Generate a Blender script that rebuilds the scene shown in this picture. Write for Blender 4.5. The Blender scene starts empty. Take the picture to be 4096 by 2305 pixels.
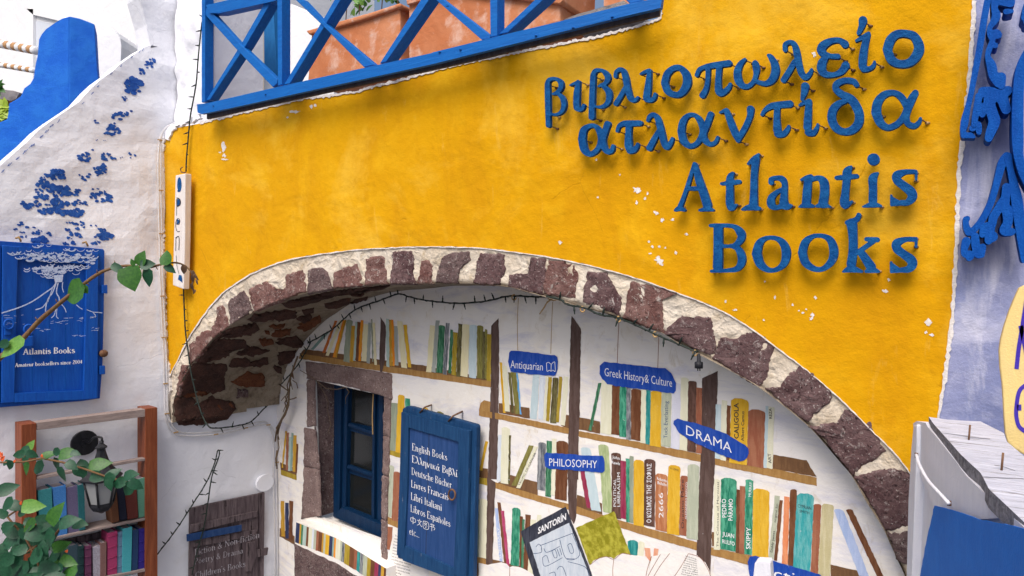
import bpy, bmesh, math, random
import numpy as np
from mathutils import Vector, Matrix, noise
from mathutils.geometry import tessellate_polygon
from mathutils.bvhtree import BVHTree
R = math.radians
random.seed(7)
SC = bpy.context.scene
COL = SC.collection
# ---------------------------------------------------------------- camera, sky, sun
EYE = Vector((0, 0, 3.4))
cam_d = bpy.data.cameras.new('camera'); cam = bpy.data.objects.new('camera', cam_d); COL.objects.link(cam)
cam_d.sensor_width = 36; cam_d.lens = 24; cam_d.clip_end = 500; cam_d.clip_start = .05
HEAD = R(32.1); PITCH = R(1.334)
FW = Vector((-math.sin(HEAD)*math.cos(PITCH), math.cos(HEAD)*math.cos(PITCH), -math.sin(PITCH)))
RT = Vector((math.cos(HEAD), math.sin(HEAD), 0)); UP = RT.cross(FW)
cam.matrix_world = Matrix.Translation(EYE) @ Matrix((RT, UP, -FW)).transposed().to_4x4()
SC.camera = cam
w = bpy.data.worlds.new('World'); SC.world = w; w.use_nodes = True
nt = w.node_tree; bg = nt.nodes['Background']
sky = nt.nodes.new('ShaderNodeTexSky'); sky.sky_type = 'NISHITA'; sky.sun_disc = False
SUN_EL, SUN_AZ = R(54), R(168)       # azimuth measured from +Y towards +X
sky.sun_elevation = SUN_EL; sky.sun_rotation = SUN_AZ
sky.air_density = 1.0; sky.dust_density = 5.0; sky.ozone_density = .6
nt.links.new(sky.outputs[0], bg.inputs[0]); bg.inputs[1].default_value = .075
sd = bpy.data.lights.new('sun', 'SUN'); sun = bpy.data.objects.new('sun', sd); COL.objects.link(sun)
sd.energy = 1.5; sd.angle = R(38); sd.color = (1, .965, .92)
sdir = Vector((math.sin(SUN_AZ)*math.cos(SUN_EL), math.cos(SUN_AZ)*math.cos(SUN_EL), math.sin(SUN_EL)))
sun.rotation_euler = sdir.to_track_quat('Z', 'Y').to_euler()
SC.view_settings.view_transform = 'Standard'; SC.view_settings.look = 'None'
SC.view_settings.exposure = .94; SC.view_settings.gamma = 1
SC.render.engine = 'CYCLES'
# ---------------------------------------------------------------- tracing helpers
FPX = 24/36*4096
class Plane:
    def __init__(s, p, n):
        s.p = Vector(p); s.n = Vector(n).normalized()
    def off(s, d): return Plane(s.p + s.n*d, s.n)
    def at(s, u, v):                     # u,v in photo pixels (4096 wide)
        d = FW*FPX + RT*(u-2048) - UP*(v-1152.5)
        t = (s.p-EYE).dot(s.n)/d.dot(s.n)
        return EYE + d*t
def ray(u, v): return (FW*FPX + RT*(u-2048) - UP*(v-1152.5)).normalized()
WALL = Plane((0, 3.5, 0), (0, -1, 0))                       # yellow facade
SIDE = Plane((-5.80, 3.5, 0), (.988, -.151, 0))             # white side wall
BACK = Plane((-5.64, 4.54, 0), (-.1676, -.9859, 0))         # wall with the painted bookshelves
def facing(d):
    return Plane(EYE + FW*d, -FW)
class Cr:                                # a measured crop of the photo -> photo pixels
    def __init__(s, x, y, k): s.x, s.y, s.k = x, y, k
    def __call__(s, *pts):
        if len(pts) == 1 and isinstance(pts[0], list): pts = pts[0]
        return [(s.x+p[0]*s.k, s.y+p[1]*s.k) for p in pts]
K = .52975
D0 = Cr(0, 0, 1.59006)                   # whole picture at 2576 wide
C0 = Cr(0, 0, K); C1 = Cr(0, 768, K); C2 = Cr(1100, 1537, K); C3 = Cr(1200, 1150, K)
C4 = Cr(1900, 1150, K); C5 = Cr(1900, 1537, K); C6 = Cr(2800, 1537, K)
F4 = Cr(700, 0, K); F5 = Cr(1700, 0, K); CL = Cr(640, 960, K)
L1 = Cr(2100, 240, .33385); L2 = Cr(2860, 60, .34483); L3 = Cr(2680, 600, .40373)
V5 = Cr(1100, 950, .46584); V6 = Cr(2200, 1000, .48267); WS = Cr(650, 1200, .35864)
R1 = Cr(3800, 0, .38642); R2 = Cr(3800, 560, .38642); R3 = Cr(3600, 1100, .48296); R4 = Cr(3400, 1500, .55502)
CB = Cr(0, 1600, .48637); CW = Cr(0, 1537, .52961); CS = Cr(1580, 1600, .48641); SM = Cr(0, 640, .2897); SE = Cr(0, 280, .34483)
# ---------------------------------------------------------------- object helpers
WL = {}
def mesh_obj(name, verts, faces, mat, parent=None, smooth=False, recentre=True, mats=None, fm=None):
    vs = [Vector(v) for v in verts]
    c = Vector((0, 0, 0))
    if recentre and vs:
        lo = Vector([min(v[i] for v in vs) for i in range(3)]); hi = Vector([max(v[i] for v in vs) for i in range(3)])
        c = (lo+hi)/2; c.z = lo.z
    me = bpy.data.meshes.new(name)
    me.from_pydata([v-c for v in vs], [], faces); me.update()
    for m in (mats or [mat]): me.materials.append(m)
    if fm:
        for p, i in zip(me.polygons, fm): p.material_index = i
    if smooth: me.polygons.foreach_set('use_smooth', [True]*len(me.polygons))
    o = bpy.data.objects.new(name, me); o.location = c; COL.objects.link(o); WL[o.name] = c
    if parent: setp(o, parent)
    return o
def setp(o, p):
    o.parent = p; o.matrix_parent_inverse = Matrix.Translation(-WL[p.name])
def thing(name, label, cat, loc, group=None):
    o = bpy.data.objects.new(name, None); COL.objects.link(o); o.location = loc; o.empty_display_size = .1
    WL[o.name] = Vector(loc); return tag(o, label, cat, group)
def tag(o, label, cat, group=None, kind=None):
    o['label'] = label; o['category'] = cat
    if group: o['group'] = group
    if kind: o['kind'] = kind
    return o
def kind(o, k): o['kind'] = k; return o
def rough(poly, step, amp, closed=True, seed=0):
    """subdivide a pixel polygon and let its edge wander like brushwork or broken plaster"""
    rnd = random.Random(seed or len(poly)*17+int(poly[0][0])); out = []
    n = len(poly)
    for i in range(n if closed else n-1):
        a, b = poly[i], poly[(i+1) % n]
        L = math.hypot(b[0]-a[0], b[1]-a[1]); k = max(1, int(L/step))
        for j in range(k):
            t = j/k
            out.append((a[0]+(b[0]-a[0])*t+rnd.uniform(-amp, amp), a[1]+(b[1]-a[1])*t+rnd.uniform(-amp, amp)))
    if not closed: out.append(poly[-1])
    return out
def crom(pts, n=6, closed=False):
    """catmull-rom through tuples of any length"""
    P = [np.array(p, float) for p in pts]; out = []; m = len(P)
    for i in range(m if closed else m-1):
        p0 = P[(i-1) % m] if closed or i > 0 else P[i]; p1 = P[i]; p2 = P[(i+1) % m]
        p3 = P[(i+2) % m] if closed or i+2 < m else P[(i+1) % m]
        for j in range(n):
            t = j/n
            out.append(.5*((2*p1)+(-p0+p2)*t+(2*p0-5*p1+4*p2-p3)*t*t+(-p0+3*p1-3*p2+p3)*t**3))
    if not closed: out.append(P[-1])
    return [tuple(q) for q in out]
def prism(name, pts3, depth, mat, parent=None, holes=None, mats=None, bev=0, dirv=None):
    """solid from an outline (3-D, planar) pushed back by vector or along its own normal away from the camera"""
    loops = [pts3]+(holes or [])
    if dirv is not None: depth = dirv.length
    tri = tessellate_polygon([[Vector(p) for p in l] for l in loops])
    flat = [Vector(p) for l in loops for p in l]
    if dirv is None:
        n = Vector((0, 0, 0)); l = loops[0]
        for i in range(len(l)):
            a, b = l[i], l[(i+1) % len(l)]
            n += Vector(a).cross(Vector(b))
        n.normalize()
        if n.dot(flat[0]-EYE) < 0: n = -n
        dirv = n*depth
    N = len(flat)
    fn = Vector((0, 0, 0))
    for t in tri: fn += (flat[t[1]]-flat[t[0]]).cross(flat[t[2]]-flat[t[0]])
    flip = fn.dot(dirv) > 0
    faces = []; fm = []
    for t in tri:
        t = tuple(t)
        if (flat[t[1]]-flat[t[0]]).cross(flat[t[2]]-flat[t[0]]).length < 1e-12: continue
        f = t if not ((flat[t[1]]-flat[t[0]]).cross(flat[t[2]]-flat[t[0]]).dot(dirv) > 0) else t[::-1]
        faces.append(f); fm.append(0)
        if depth: faces.append(tuple(i+N for i in f[::-1])); fm.append(1)
    if depth:
        s = 0
        for l in loops:
            m = len(l)
            for i in range(m):
                a, b = s+i, s+(i+1) % m
                faces.append((a, b, b+N, a+N)); fm.append(1)
            s += m
        verts = flat+[v+dirv for v in flat]
    else: verts = flat
    o = mesh_obj(name, verts, faces, mat, parent, mats=mats, fm=fm if mats else None)
    bm = bmesh.new(); bm.from_mesh(o.data)
    if depth: bmesh.ops.recalc_face_normals(bm, faces=bm.faces)
    bm.to_mesh(o.data); bm.free()
    if bev:
        b = o.modifiers.new('bevel', 'BEVEL'); b.width = bev; b.segments = 2; b.limit_method = 'ANGLE'; b.angle_limit = R(40)
    return o
def slab(name, px, plane, depth, mat, parent=None, bev=0, mats=None, holes=None):
    return prism(name, [plane.at(*p) for p in px], depth, mat, parent, bev=bev, mats=mats,
                 holes=[[plane.at(*p) for p in h] for h in holes] if holes else None)
def band(c, a, b, wpx):
    """outline of a straight member from its centre line, pixel width"""
    dx, dy = b[0]-a[0], b[1]-a[1]; L = math.hypot(dx, dy); nx, ny = -dy/L*wpx/2, dx/L*wpx/2
    return c((a[0]+nx, a[1]+ny), (b[0]+nx, b[1]+ny), (b[0]-nx, b[1]-ny), (a[0]-nx, a[1]-ny))
def tube(name, pts, r, mat, parent=None, seg=6, radii=None, closed=False):
    P = [Vector(p) for p in pts]; V = []; F = []; n = len(P)
    ref = Vector((.3, .2, .93))
    for i, p in enumerate(P):
        t = (P[min(i+1, n-1)]-P[max(i-1, 0)]).normalized() if not closed else (P[(i+1) % n]-P[i-1]).normalized()
        a = t.cross(ref).normalized(); b = t.cross(a); rr = radii[i] if radii else r
        for k in range(seg):
            th = 2*math.pi*k/seg; V.append(p+a*math.cos(th)*rr+b*math.sin(th)*rr)
    for i in range(n if closed else n-1):
        for k in range(seg):
            a0 = i*seg+k; a1 = i*seg+(k+1) % seg; b0 = ((i+1) % n)*seg+k; b1 = ((i+1) % n)*seg+(k+1) % seg
            F.append((a0, a1, b1, b0))
    if not closed: F.append(tuple(range(seg))[::-1]); F.append(tuple((n-1)*seg+k for k in range(seg)))
    return mesh_obj(name, V, F, mat, parent, smooth=True)
def box(name, c, ax, ay, az, mat, parent=None, bev=0):
    """centre, three half vectors"""
    c = Vector(c); ax, ay, az = Vector(ax), Vector(ay), Vector(az)
    V = [c+ax*i+ay*j+az*k for i in (-1, 1) for j in (-1, 1) for k in (-1, 1)]
    F = [(0, 1, 3, 2), (4, 6, 7, 5), (0, 4, 5, 1), (2, 3, 7, 6), (0, 2, 6, 4), (1, 5, 7, 3)]
    o = mesh_obj(name, V, F, mat, parent)
    if bev:
        b = o.modifiers.new('bevel', 'BEVEL'); b.width = bev; b.segments = 2
    return o
def lathe(name, c, prof, mat, parent=None, seg=16, smooth=True, rot=0):
    V = []; F = []
    for r, z in prof:
        for k in range(seg):
            th = 2*math.pi*k/seg+rot; V.append(Vector(c)+Vector((r*math.cos(th), r*math.sin(th), z)))
    for i in range(len(prof)-1):
        for k in range(seg):
            F.append((i*seg+k, i*seg+(k+1) % seg, (i+1)*seg+(k+1) % seg, (i+1)*seg+k))
    F.append(tuple(range(seg))[::-1]); F.append(tuple((len(prof)-1)*seg+k for k in range(seg)))
    return mesh_obj(name, V, F, mat, parent, smooth=smooth)
# ---------------------------------------------------------------- outlines from brush strokes (signed distance + marching squares)
def contour(strokes, res=84, polys=()):
    """strokes: lists of (x,y,radius). returns closed loops"""
    S = []
    for st in strokes:
        if len(st) == 1: S.append(st[0]); continue
        for a, b in zip(crom(st, 8)[:-1], crom(st, 8)[1:]):
            L = math.hypot(b[0]-a[0], b[1]-a[1]); k = max(1, int(L/4))
            for j in range(k): S.append(tuple(a[q]+(b[q]-a[q])*j/k for q in range(3)))
        S.append(st[-1])
    S = np.array(S, float)
    x0, x1 = (S[:, 0]-S[:, 2]).min(), (S[:, 0]+S[:, 2]).max(); y0, y1 = (S[:, 1]-S[:, 2]).min(), (S[:, 1]+S[:, 2]).max()
    h = max(x1-x0, y1-y0)/res; x0 -= 2*h; y0 -= 2*h
    nx = int((x1-x0)/h)+4; ny = int((y1-y0)/h)+4
    X, Y = np.meshgrid(x0+np.arange(nx)*h, y0+np.arange(ny)*h, indexing='ij')
    D = np.full(X.shape, 1e9)
    for x, y, r in S: D = np.minimum(D, np.hypot(X-x, Y-y)-r)
    D[np.abs(D) < 1e-6] = 1e-6
    segs = {}
    def ip(i, j, a, b):
        d0, d1 = D[i, j], D[a, b]; t = d0/(d0-d1)
        return (X[i, j]+(X[a, b]-X[i, j])*t, Y[i, j]+(Y[a, b]-Y[i, j])*t)
    nxt = {}; pos = {}
    I = D < 0
    code = I[:-1, :-1]*1+I[1:, :-1]*2+I[1:, 1:]*4+I[:-1, 1:]*8
    for i, j in zip(*np.nonzero((code > 0) & (code < 15))):
        c = int(code[i, j])
        e = {0: ('h', i, j), 1: ('v', i+1, j), 2: ('h', i, j+1), 3: ('v', i, j)}
        pp = {0: (i, j, i+1, j), 1: (i+1, j, i+1, j+1), 2: (i, j+1, i+1, j+1), 3: (i, j, i, j+1)}
        T = {1: [(3, 0)], 2: [(0, 1)], 3: [(3, 1)], 4: [(1, 2)], 5: [(3, 2), (1, 0)], 6: [(0, 2)], 7: [(3, 2)],
             8: [(2, 3)], 9: [(2, 0)], 10: [(0, 3), (2, 1)], 11: [(2, 1)], 12: [(1, 3)], 13: [(1, 0)], 14: [(0, 3)]}[c]
        for a, b in T:
            for q in (a, b):
                if e[q] not in pos: pos[e[q]] = ip(*pp[q])
            nxt[e[a]] = e[b]
    loops = []
    while nxt:
        s, c = nxt.popitem(); l = [s]
        while c != s and c in nxt: l.append(c); c = nxt.pop(c)
        if len(l) > 7:
            p = [pos[q] for q in l]; m = len(p)
            p = [((p[k-1][0]+2*p[k][0]+p[(k+1) % m][0])/4, (p[k-1][1]+2*p[k][1]+p[(k+1) % m][1])/4) for k in range(m)]
            loops.append(p)
    return loops
def area(l): return .5*sum(l[i-1][0]*l[i][1]-l[i][0]*l[i-1][1] for i in range(len(l)))
def shape(name, strokes, crop, plane, depth, mat, parent=None, res=84, bev=0):
    L = contour(strokes, res)
    L.sort(key=lambda l: -abs(area(l)))
    outer = [l for l in L if area(l)*area(L[0]) > 0]; hol = [l for l in L if area(l)*area(L[0]) < 0]
    obs = []
    for o in outer:
        xs = [p[0] for p in o]; ys = [p[1] for p in o]
        hs = [h for h in hol if min(xs) <= h[0][0] <= max(xs) and min(ys) <= h[0][1] <= max(ys)]
        obs.append((o, hs))
    res_ = []
    for o, hs in obs:
        res_.append(slab(name, crop(list(o)), plane, depth, mat, parent, bev=bev, holes=[crop(list(h)) for h in hs]))
    return join(res_)
def join(obs):
    if len(obs) == 1: return obs[0]
    a = obs[0]; bm = bmesh.new()
    base = Vector(a.location)
    for o in obs:
        n0 = len(bm.verts); bm.from_mesh(o.data); bm.verts.ensure_lookup_table()
        d = Vector(o.location)-base
        for v in bm.verts[n0:]: v.co += d
    bm.to_mesh(a.data); bm.free()
    for o in obs[1:]:
        m = o.data; bpy.data.objects.remove(o); bpy.data.meshes.remove(m)
    return a
# ---------------------------------------------------------------- text
def text_mesh(s, font_shear=0, bold=0):
    cu = bpy.data.curves.new('t', 'FONT'); cu.body = s; cu.resolution_u = 2; cu.offset = bold
    ob = bpy.data.objects.new('t', cu); COL.objects.link(ob)
    me = bpy.data.meshes.new_from_object(ob.evaluated_get(bpy.context.evaluated_depsgraph_get()))
    V = [tuple(v.co)[:2] for v in me.vertices]; F = [tuple(p.vertices) for p in me.polygons]
    bpy.data.objects.remove(ob); bpy.data.meshes.remove(me); bpy.data.curves.remove(cu)
    return V, F
def lettering(name, s, a, b, h, plane, mat, parent, crop=None, bold=.012, skew=0, wob=0):
    """flat letters of height h (pixels) fitted between two baseline points a,b (pixels)"""
    if crop: a, b = crop(a, b); h = h*crop.k
    V, F = text_mesh(s, bold=bold)
    if not V: return None
    xs = [v[0] for v in V]; x0, x1 = min(xs), max(xs); cap = .73
    dx, dy = (b[0]-a[0]), (b[1]-a[1]); L = math.hypot(dx, dy); ux, uy = dx/L, dy/L
    out = []
    for x, y in V:
        t = (x-x0)/(x1-x0)*L; q = y/cap*h
        q += wob*math.sin(t*.11)*h
        if abs(ux) > .7: px = a[0]+ux*t+skew*q; py = a[1]+uy*t-q
        else: px = a[0]+ux*(t+skew*q)+uy*q; py = a[1]+uy*(t+skew*q)-ux*q
        out.append(plane.at(px, py))
    o = mesh_obj(name, out, F, mat, parent)
    return o
# compact serif stroke font: x-height .62, cap height 1, baseline 0
T_, K_, S_ = .028, .058, .022
def _sf(x, y, w=.1): return [(x-w, y, S_), (x+w, y, S_)]
SF = {
'A': (.78, [[(.4, 1, T_), (.12, 0, T_)], [(.4, 1, K_), (.66, 0, K_)], [(.22, .36, T_), (.54, .36, T_)], _sf(.12, 0), _sf(.66, 0, .12)]),
'B': (.68, [[(.17, 0, K_), (.17, 1, K_)], [(.08, 1, S_), (.36, 1, T_), (.5, .88, K_), (.48, .68, T_), (.3, .55, T_), (.17, .54, T_)], [(.3, .54, T_), (.52, .44, T_), (.57, .25, K_), (.48, .06, T_), (.3, 0, T_), (.06, 0, S_)]]),
'C': (.72, [[(.62, .8, T_), (.5, .97, T_), (.3, .94, T_), (.13, .7, K_), (.12, .36, K_), (.26, .07, T_), (.46, .01, T_), (.63, .2, T_)], [(.63, .95, S_), (.62, .76, S_)]]),
'D': (.78, [[(.17, 0, K_), (.17, 1, K_)], [(.08, 1, S_), (.36, .99, T_), (.58, .8, T_), (.64, .5, K_), (.56, .2, T_), (.36, .01, T_), (.08, 0, S_)]]),
'E': (.64, [[(.17, 0, K_), (.17, 1, K_)], [(.07, 1, S_), (.53, 1, T_), (.55, .82, S_)], [(.17, .52, T_), (.42, .52, T_)], [(.07, 0, S_), (.55, 0, T_), (.58, .2, S_)]]),
'F': (.6, [[(.17, 0, K_), (.17, 1, K_)], [(.07, 1, S_), (.53, 1, T_), (.55, .82, S_)], [(.17, .52, T_), (.42, .52, T_)], _sf(.17, 0)]),
'I': (.36, [[(.17, 0, K_), (.17, 1, K_)], _sf(.17, 0), _sf(.17, 1)]),
'L': (.6, [[(.17, 0, K_), (.17, 1, K_)], _sf(.17, 1), [(.07, 0, S_), (.52, 0, T_), (.56, .2, S_)]]),
'N': (.82, [[(.15, 0, T_), (.15, 1, T_)], [(.13, 1, K_), (.66, 0, K_)], [(.67, 0, T_), (.67, 1, T_)], _sf(.15, 0), _sf(.67, 1)]),
'P': (.64, [[(.17, 0, K_), (.17, 1, K_)], [(.08, 1, S_), (.36, 1, T_), (.53, .86, K_), (.52, .62, K_), (.34, .47, T_), (.17, .47, T_)], _sf(.17, 0)]),
'a': (.52, [[(.1, .48, T_), (.2, .6, T_), (.34, .56, K_), (.37, .42, K_), (.37, .1, K_), (.48, 0, T_)], [(.36, .36, T_), (.14, .26, T_), (.08, .12, K_), (.18, 0, T_), (.36, .1, T_)]]),
'b': (.58, [[(.13, 1, K_), (.13, .03, K_)], _sf(.07, 1, .06), [(.14, .5, T_), (.28, .61, T_), (.46, .46, K_), (.47, .18, K_), (.32, 0, T_), (.14, .06, T_)]]),
'c': (.48, [[(.42, .5, K_), (.3, .61, T_), (.14, .5, T_), (.08, .28, K_), (.16, .05, T_), (.3, 0, T_), (.43, .12, T_)]]),
'd': (.58, [[(.44, 1, K_), (.44, 0, K_)], _sf(.38, 1, .06), [(.43, .5, T_), (.28, .61, T_), (.11, .46, K_), (.1, .18, K_), (.24, 0, T_), (.43, .1, T_)]]),
'e': (.5, [[(.1, .33, T_), (.42, .36, T_), (.38, .55, T_), (.25, .61, T_), (.11, .47, K_), (.09, .2, K_), (.22, .01, T_), (.42, .1, T_)]]),
'g': (.54, [[(.38, .58, T_), (.22, .6, T_), (.1, .44, K_), (.2, .26, T_), (.36, .32, T_), (.4, .46, K_), (.38, .58, T_), (.5, .6, T_)], [(.18, .26, T_), (.12, .12, T_), (.4, .04, K_), (.46, -.12, T_), (.28, -.26, T_), (.08, -.18, T_), (.12, .02, T_)]]),
'h': (.6, [[(.13, 1, K_), (.13, 0, K_)], _sf(.07, 1, .06), _sf(.13, 0, .08), [(.14, .44, T_), (.3, .61, T_), (.44, .48, K_), (.45, 0, K_)], _sf(.45, 0, .08)]),
'i': (.28, [[(.13, .6, K_), (.13, 0, K_)], [(.04, .58, S_), (.13, .61, T_)], _sf(.13, 0, .09), [(.13, .84, .07)]]),
'k': (.58, [[(.13, 1, K_), (.13, 0, K_)], _sf(.07, 1, .06), _sf(.13, 0, .08), [(.15, .26, T_), (.44, .6, T_)], _sf(.44, .6, .06), [(.24, .34, T_), (.46, 0, K_)], _sf(.47, 0, .07)]),
'l': (.28, [[(.13, 1, K_), (.13, 0, K_)], _sf(.07, 1, .06), _sf(.13, 0, .09)]),
'm': (.88, [[(.13, .6, K_), (.13, 0, K_)], [(.14, .46, T_), (.28, .61, T_), (.42, .48, K_), (.42, 0, K_)], [(.43, .46, T_), (.58, .61, T_), (.72, .48, K_), (.73, 0, K_)], _sf(.13, 0, .07), _sf(.42, 0, .07), _sf(.73, 0, .07)]),
'n': (.6, [[(.04, .58, S_), (.13, .6, K_), (.13, 0, K_)], _sf(.13, 0, .08), [(.14, .44, T_), (.3, .61, T_), (.44, .48, K_), (.45, 0, K_)], _sf(.45, 0, .08)]),
'o': (.56, [[(.1, .3, K_), (.16, .52, T_), (.28, .61, T_), (.41, .52, T_), (.46, .3, K_), (.41, .08, T_), (.28, 0, T_), (.15, .08, T_), (.1, .3, K_)]]),
'p': (.58, [[(.04, .58, S_), (.13, .6, K_), (.13, -.3, K_)], _sf(.13, -.3, .08), [(.14, .5, T_), (.28, .61, T_), (.46, .46, K_), (.47, .18, K_), (.32, 0, T_), (.14, .06, T_)]]),
'r': (.44, [[(.04, .58, S_), (.13, .6, K_), (.13, 0, K_)], _sf(.13, 0, .09), [(.14, .4, T_), (.26, .58, T_), (.38, .55, K_)]]),
's': (.44, [[(.36, .48, T_), (.24, .61, T_), (.1, .5, K_), (.2, .34, K_), (.36, .2, K_), (.32, .04, T_), (.16, 0, T_), (.06, .13, T_)]]),
'f': (.38, [[(.36, .96, T_), (.22, .97, T_), (.15, .8, K_), (.15, 0, K_)], _sf(.16, 0, .09), [(.04, .6, T_), (.32, .6, T_)]]),
't': (.38, [[(.15, .84, T_), (.15, .1, K_), (.24, 0, T_), (.35, .06, T_)], [(.04, .6, T_), (.32, .6, T_)]]),
'u': (.6, [[(.04, .6, S_), (.13, .6, K_), (.13, .14, K_), (.24, 0, T_), (.42, .12, T_)], [(.44, .6, K_), (.44, 0, K_)], _sf(.49, 0, .05)]),
'v': (.54, [[(.08, .6, K_), (.26, 0, K_)], [(.26, 0, T_), (.45, .6, T_)], _sf(.08, .6, .07), _sf(.45, .6, .06)]),
'y': (.54, [[(.08, .6, K_), (.27, 0, K_)], [(.45, .6, T_), (.22, -.2, T_), (.08, -.26, K_)], _sf(.08, .6, .07), _sf(.45, .6, .06)]),
'2': (.54, [[(.1, .76, T_), (.24, .97, T_), (.42, .86, K_), (.4, .6, K_), (.1, .03, T_), (.48, .03, K_)]]),
'0': (.54, [[(.1, .5, K_), (.16, .88, T_), (.27, .98, T_), (.4, .86, T_), (.45, .5, K_), (.39, .12, T_), (.27, .01, T_), (.15, .12, T_), (.1, .5, K_)]]),
'4': (.54, [[(.36, 0, K_), (.36, .98, K_)], [(.36, .96, T_), (.06, .3, T_), (.5, .3, T_)]]),
'&': (.74, [[(.62, .5, T_), (.46, .1, T_), (.26, 0, K_), (.1, .2, K_), (.24, .46, T_), (.42, .72, T_), (.34, .95, T_), (.2, .84, T_), (.28, .56, K_), (.62, 0, K_)]]),
'-': (.34, [[(.04, .33, T_*1.3), (.28, .33, T_*1.3)]]), "'": (.2, [[(.1, 1, K_), (.08, .82, T_)]]),
'.': (.26, [[(.1, .04, .06)]]), ' ': (.3, []),
'η': (.58, [[(.04, .58, S_), (.13, .6, K_), (.13, 0, K_)], [(.14, .44, T_), (.3, .61, T_), (.44, .48, K_), (.45, -.28, K_)]]),
'λ': (.54, [[(.06, .92, T_), (.14, .97, K_), (.3, .5, K_), (.44, .02, K_), (.5, .08, S_)], [(.27, .52, T_), (.07, 0, T_)]]),
'ν': (.54, [[(.08, .6, K_), (.24, 0, K_)], [(.24, 0, T_), (.45, .6, T_)], _sf(.05, .6, .05)]),
'ι': (.3, [[(.04, .58, S_), (.12, .6, K_), (.12, .1, K_), (.2, 0, T_), (.28, .1, S_)]]),
'κ': (.54, [[(.13, .6, K_), (.13, 0, K_)], [(.15, .28, T_), (.42, .6, T_)], [(.22, .36, T_), (.45, 0, K_)], _sf(.09, .6, .05)]),
'ά': (.6, [[(.5, .6, K_), (.4, .3, T_), (.24, 0, T_), (.09, .2, K_), (.12, .5, T_), (.26, .61, T_), (.4, .3, K_), (.48, 0, T_), (.55, .1, S_)], [(.36, .98, K_), (.3, .78, T_)]]),
'ί': (.3, [[(.04, .58, S_), (.12, .6, K_), (.12, .1, K_), (.2, 0, T_), (.28, .1, S_)], [(.2, .98, K_), (.14, .78, T_)]]),
'β': (.58, [[(.12, -.3, K_), (.12, .7, K_), (.2, .95, T_), (.36, .94, K_), (.42, .74, K_), (.26, .56, T_), (.44, .44, K_), (.48, .2, K_), (.32, 0, T_), (.14, .04, T_)]]),
}
SF['ñ'] = (SF['n'][0], SF['n'][1]+[[(.12, .78, S_), (.22, .86, T_), (.34, .78, T_), (.44, .86, S_)]])
SF['ü'] = (SF['u'][0], SF['u'][1]+[[(.17, .82, .06)], [(.38, .82, .06)]])
SF['中'] = (1.0, [[(.12, .78, .035), (.82, .78, .035), (.8, .3, .035), (.14, .3, .035), (.12, .78, .035)], [(.47, 1.02, .04), (.47, -.05, .035)]])
SF['文'] = (1.0, [[(.45, 1.0, .04), (.52, .86, .035)], [(.1, .76, .035), (.88, .76, .035)], [(.66, .72, .035), (.45, .3, .035), (.1, 0, .03)], [(.3, .7, .03), (.55, .28, .035), (.88, .02, .045)]])
SF['图'] = (1.0, [[(.1, .95, .035), (.86, .95, .035), (.86, 0, .035), (.1, 0, .035), (.1, .95, .035)], [(.42, .86, .03), (.22, .55, .03)], [(.36, .72, .03), (.66, .72, .03), (.24, .36, .03)], [(.38, .62, .03), (.72, .36, .03)], [(.44, .3, .03), (.56, .24, .03)], [(.36, .16, .03), (.58, .1, .03)]])
SF['书'] = (1.0, [[(.14, .86, .035), (.72, .86, .035), (.68, .62, .03)], [(.06, .52, .035), (.86, .56, .035), (.8, .24, .035), (.7, .2, .03)], [(.44, 1.05, .035), (.44, -.08, .035)], [(.7, .98, .03), (.84, .84, .035)]])
def ribbon(pts, V, F, z):
    n = len(pts); s = len(V)
    for i, (x, y, r) in enumerate(pts):
        a = pts[max(i-1, 0)]; b = pts[min(i+1, n-1)]; dx, dy = b[0]-a[0], b[1]-a[1]; L = math.hypot(dx, dy) or 1
        nx, ny = -dy/L*r, dx/L*r
        V.append((x+nx, y+ny, z)); V.append((x-nx, y-ny, z))
    for i in range(n-1): F.append((s+2*i, s+2*i+1, s+2*i+3, s+2*i+2))
def serif_text(name, s, a, b, h, plane, mat, parent, crop=None, fit=True, step=.00025, wt=1.25):
    if crop: a, b = crop(a, b); h = h*crop.k
    V = []; F = []; x = 0; z = 0
    for ch in s:
        adv, st = SF[ch]
        for q in st:
            z += 1
            if len(q) == 1:
                cx, cy, r = q[0]; m = len(V)
                for k in range(8): V.append((x+cx+r*math.cos(k*math.pi/4), cy+r*math.sin(k*math.pi/4), z))
                F.append(tuple(range(m, m+8)))
            else:
                p = crom(q, 4) if len(q) > 2 else q
                ribbon([(x+c[0], c[1], c[2]*wt) for c in p], V, F, z)
        x += adv
    dx, dy = b[0]-a[0], b[1]-a[1]; L = math.hypot(dx, dy); ux, uy = dx/L, dy/L
    out = []
    planes = {}
    for vx, vy, vz in V:
        t = vx/x*L; q = vy*h; k = vz % 5
        if k not in planes: planes[k] = plane.off(k*step)
        out.append(planes[k].at(a[0]+ux*t, a[1]+uy*t-q))
    return mesh_obj(name, out, F, mat, parent)
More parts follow.
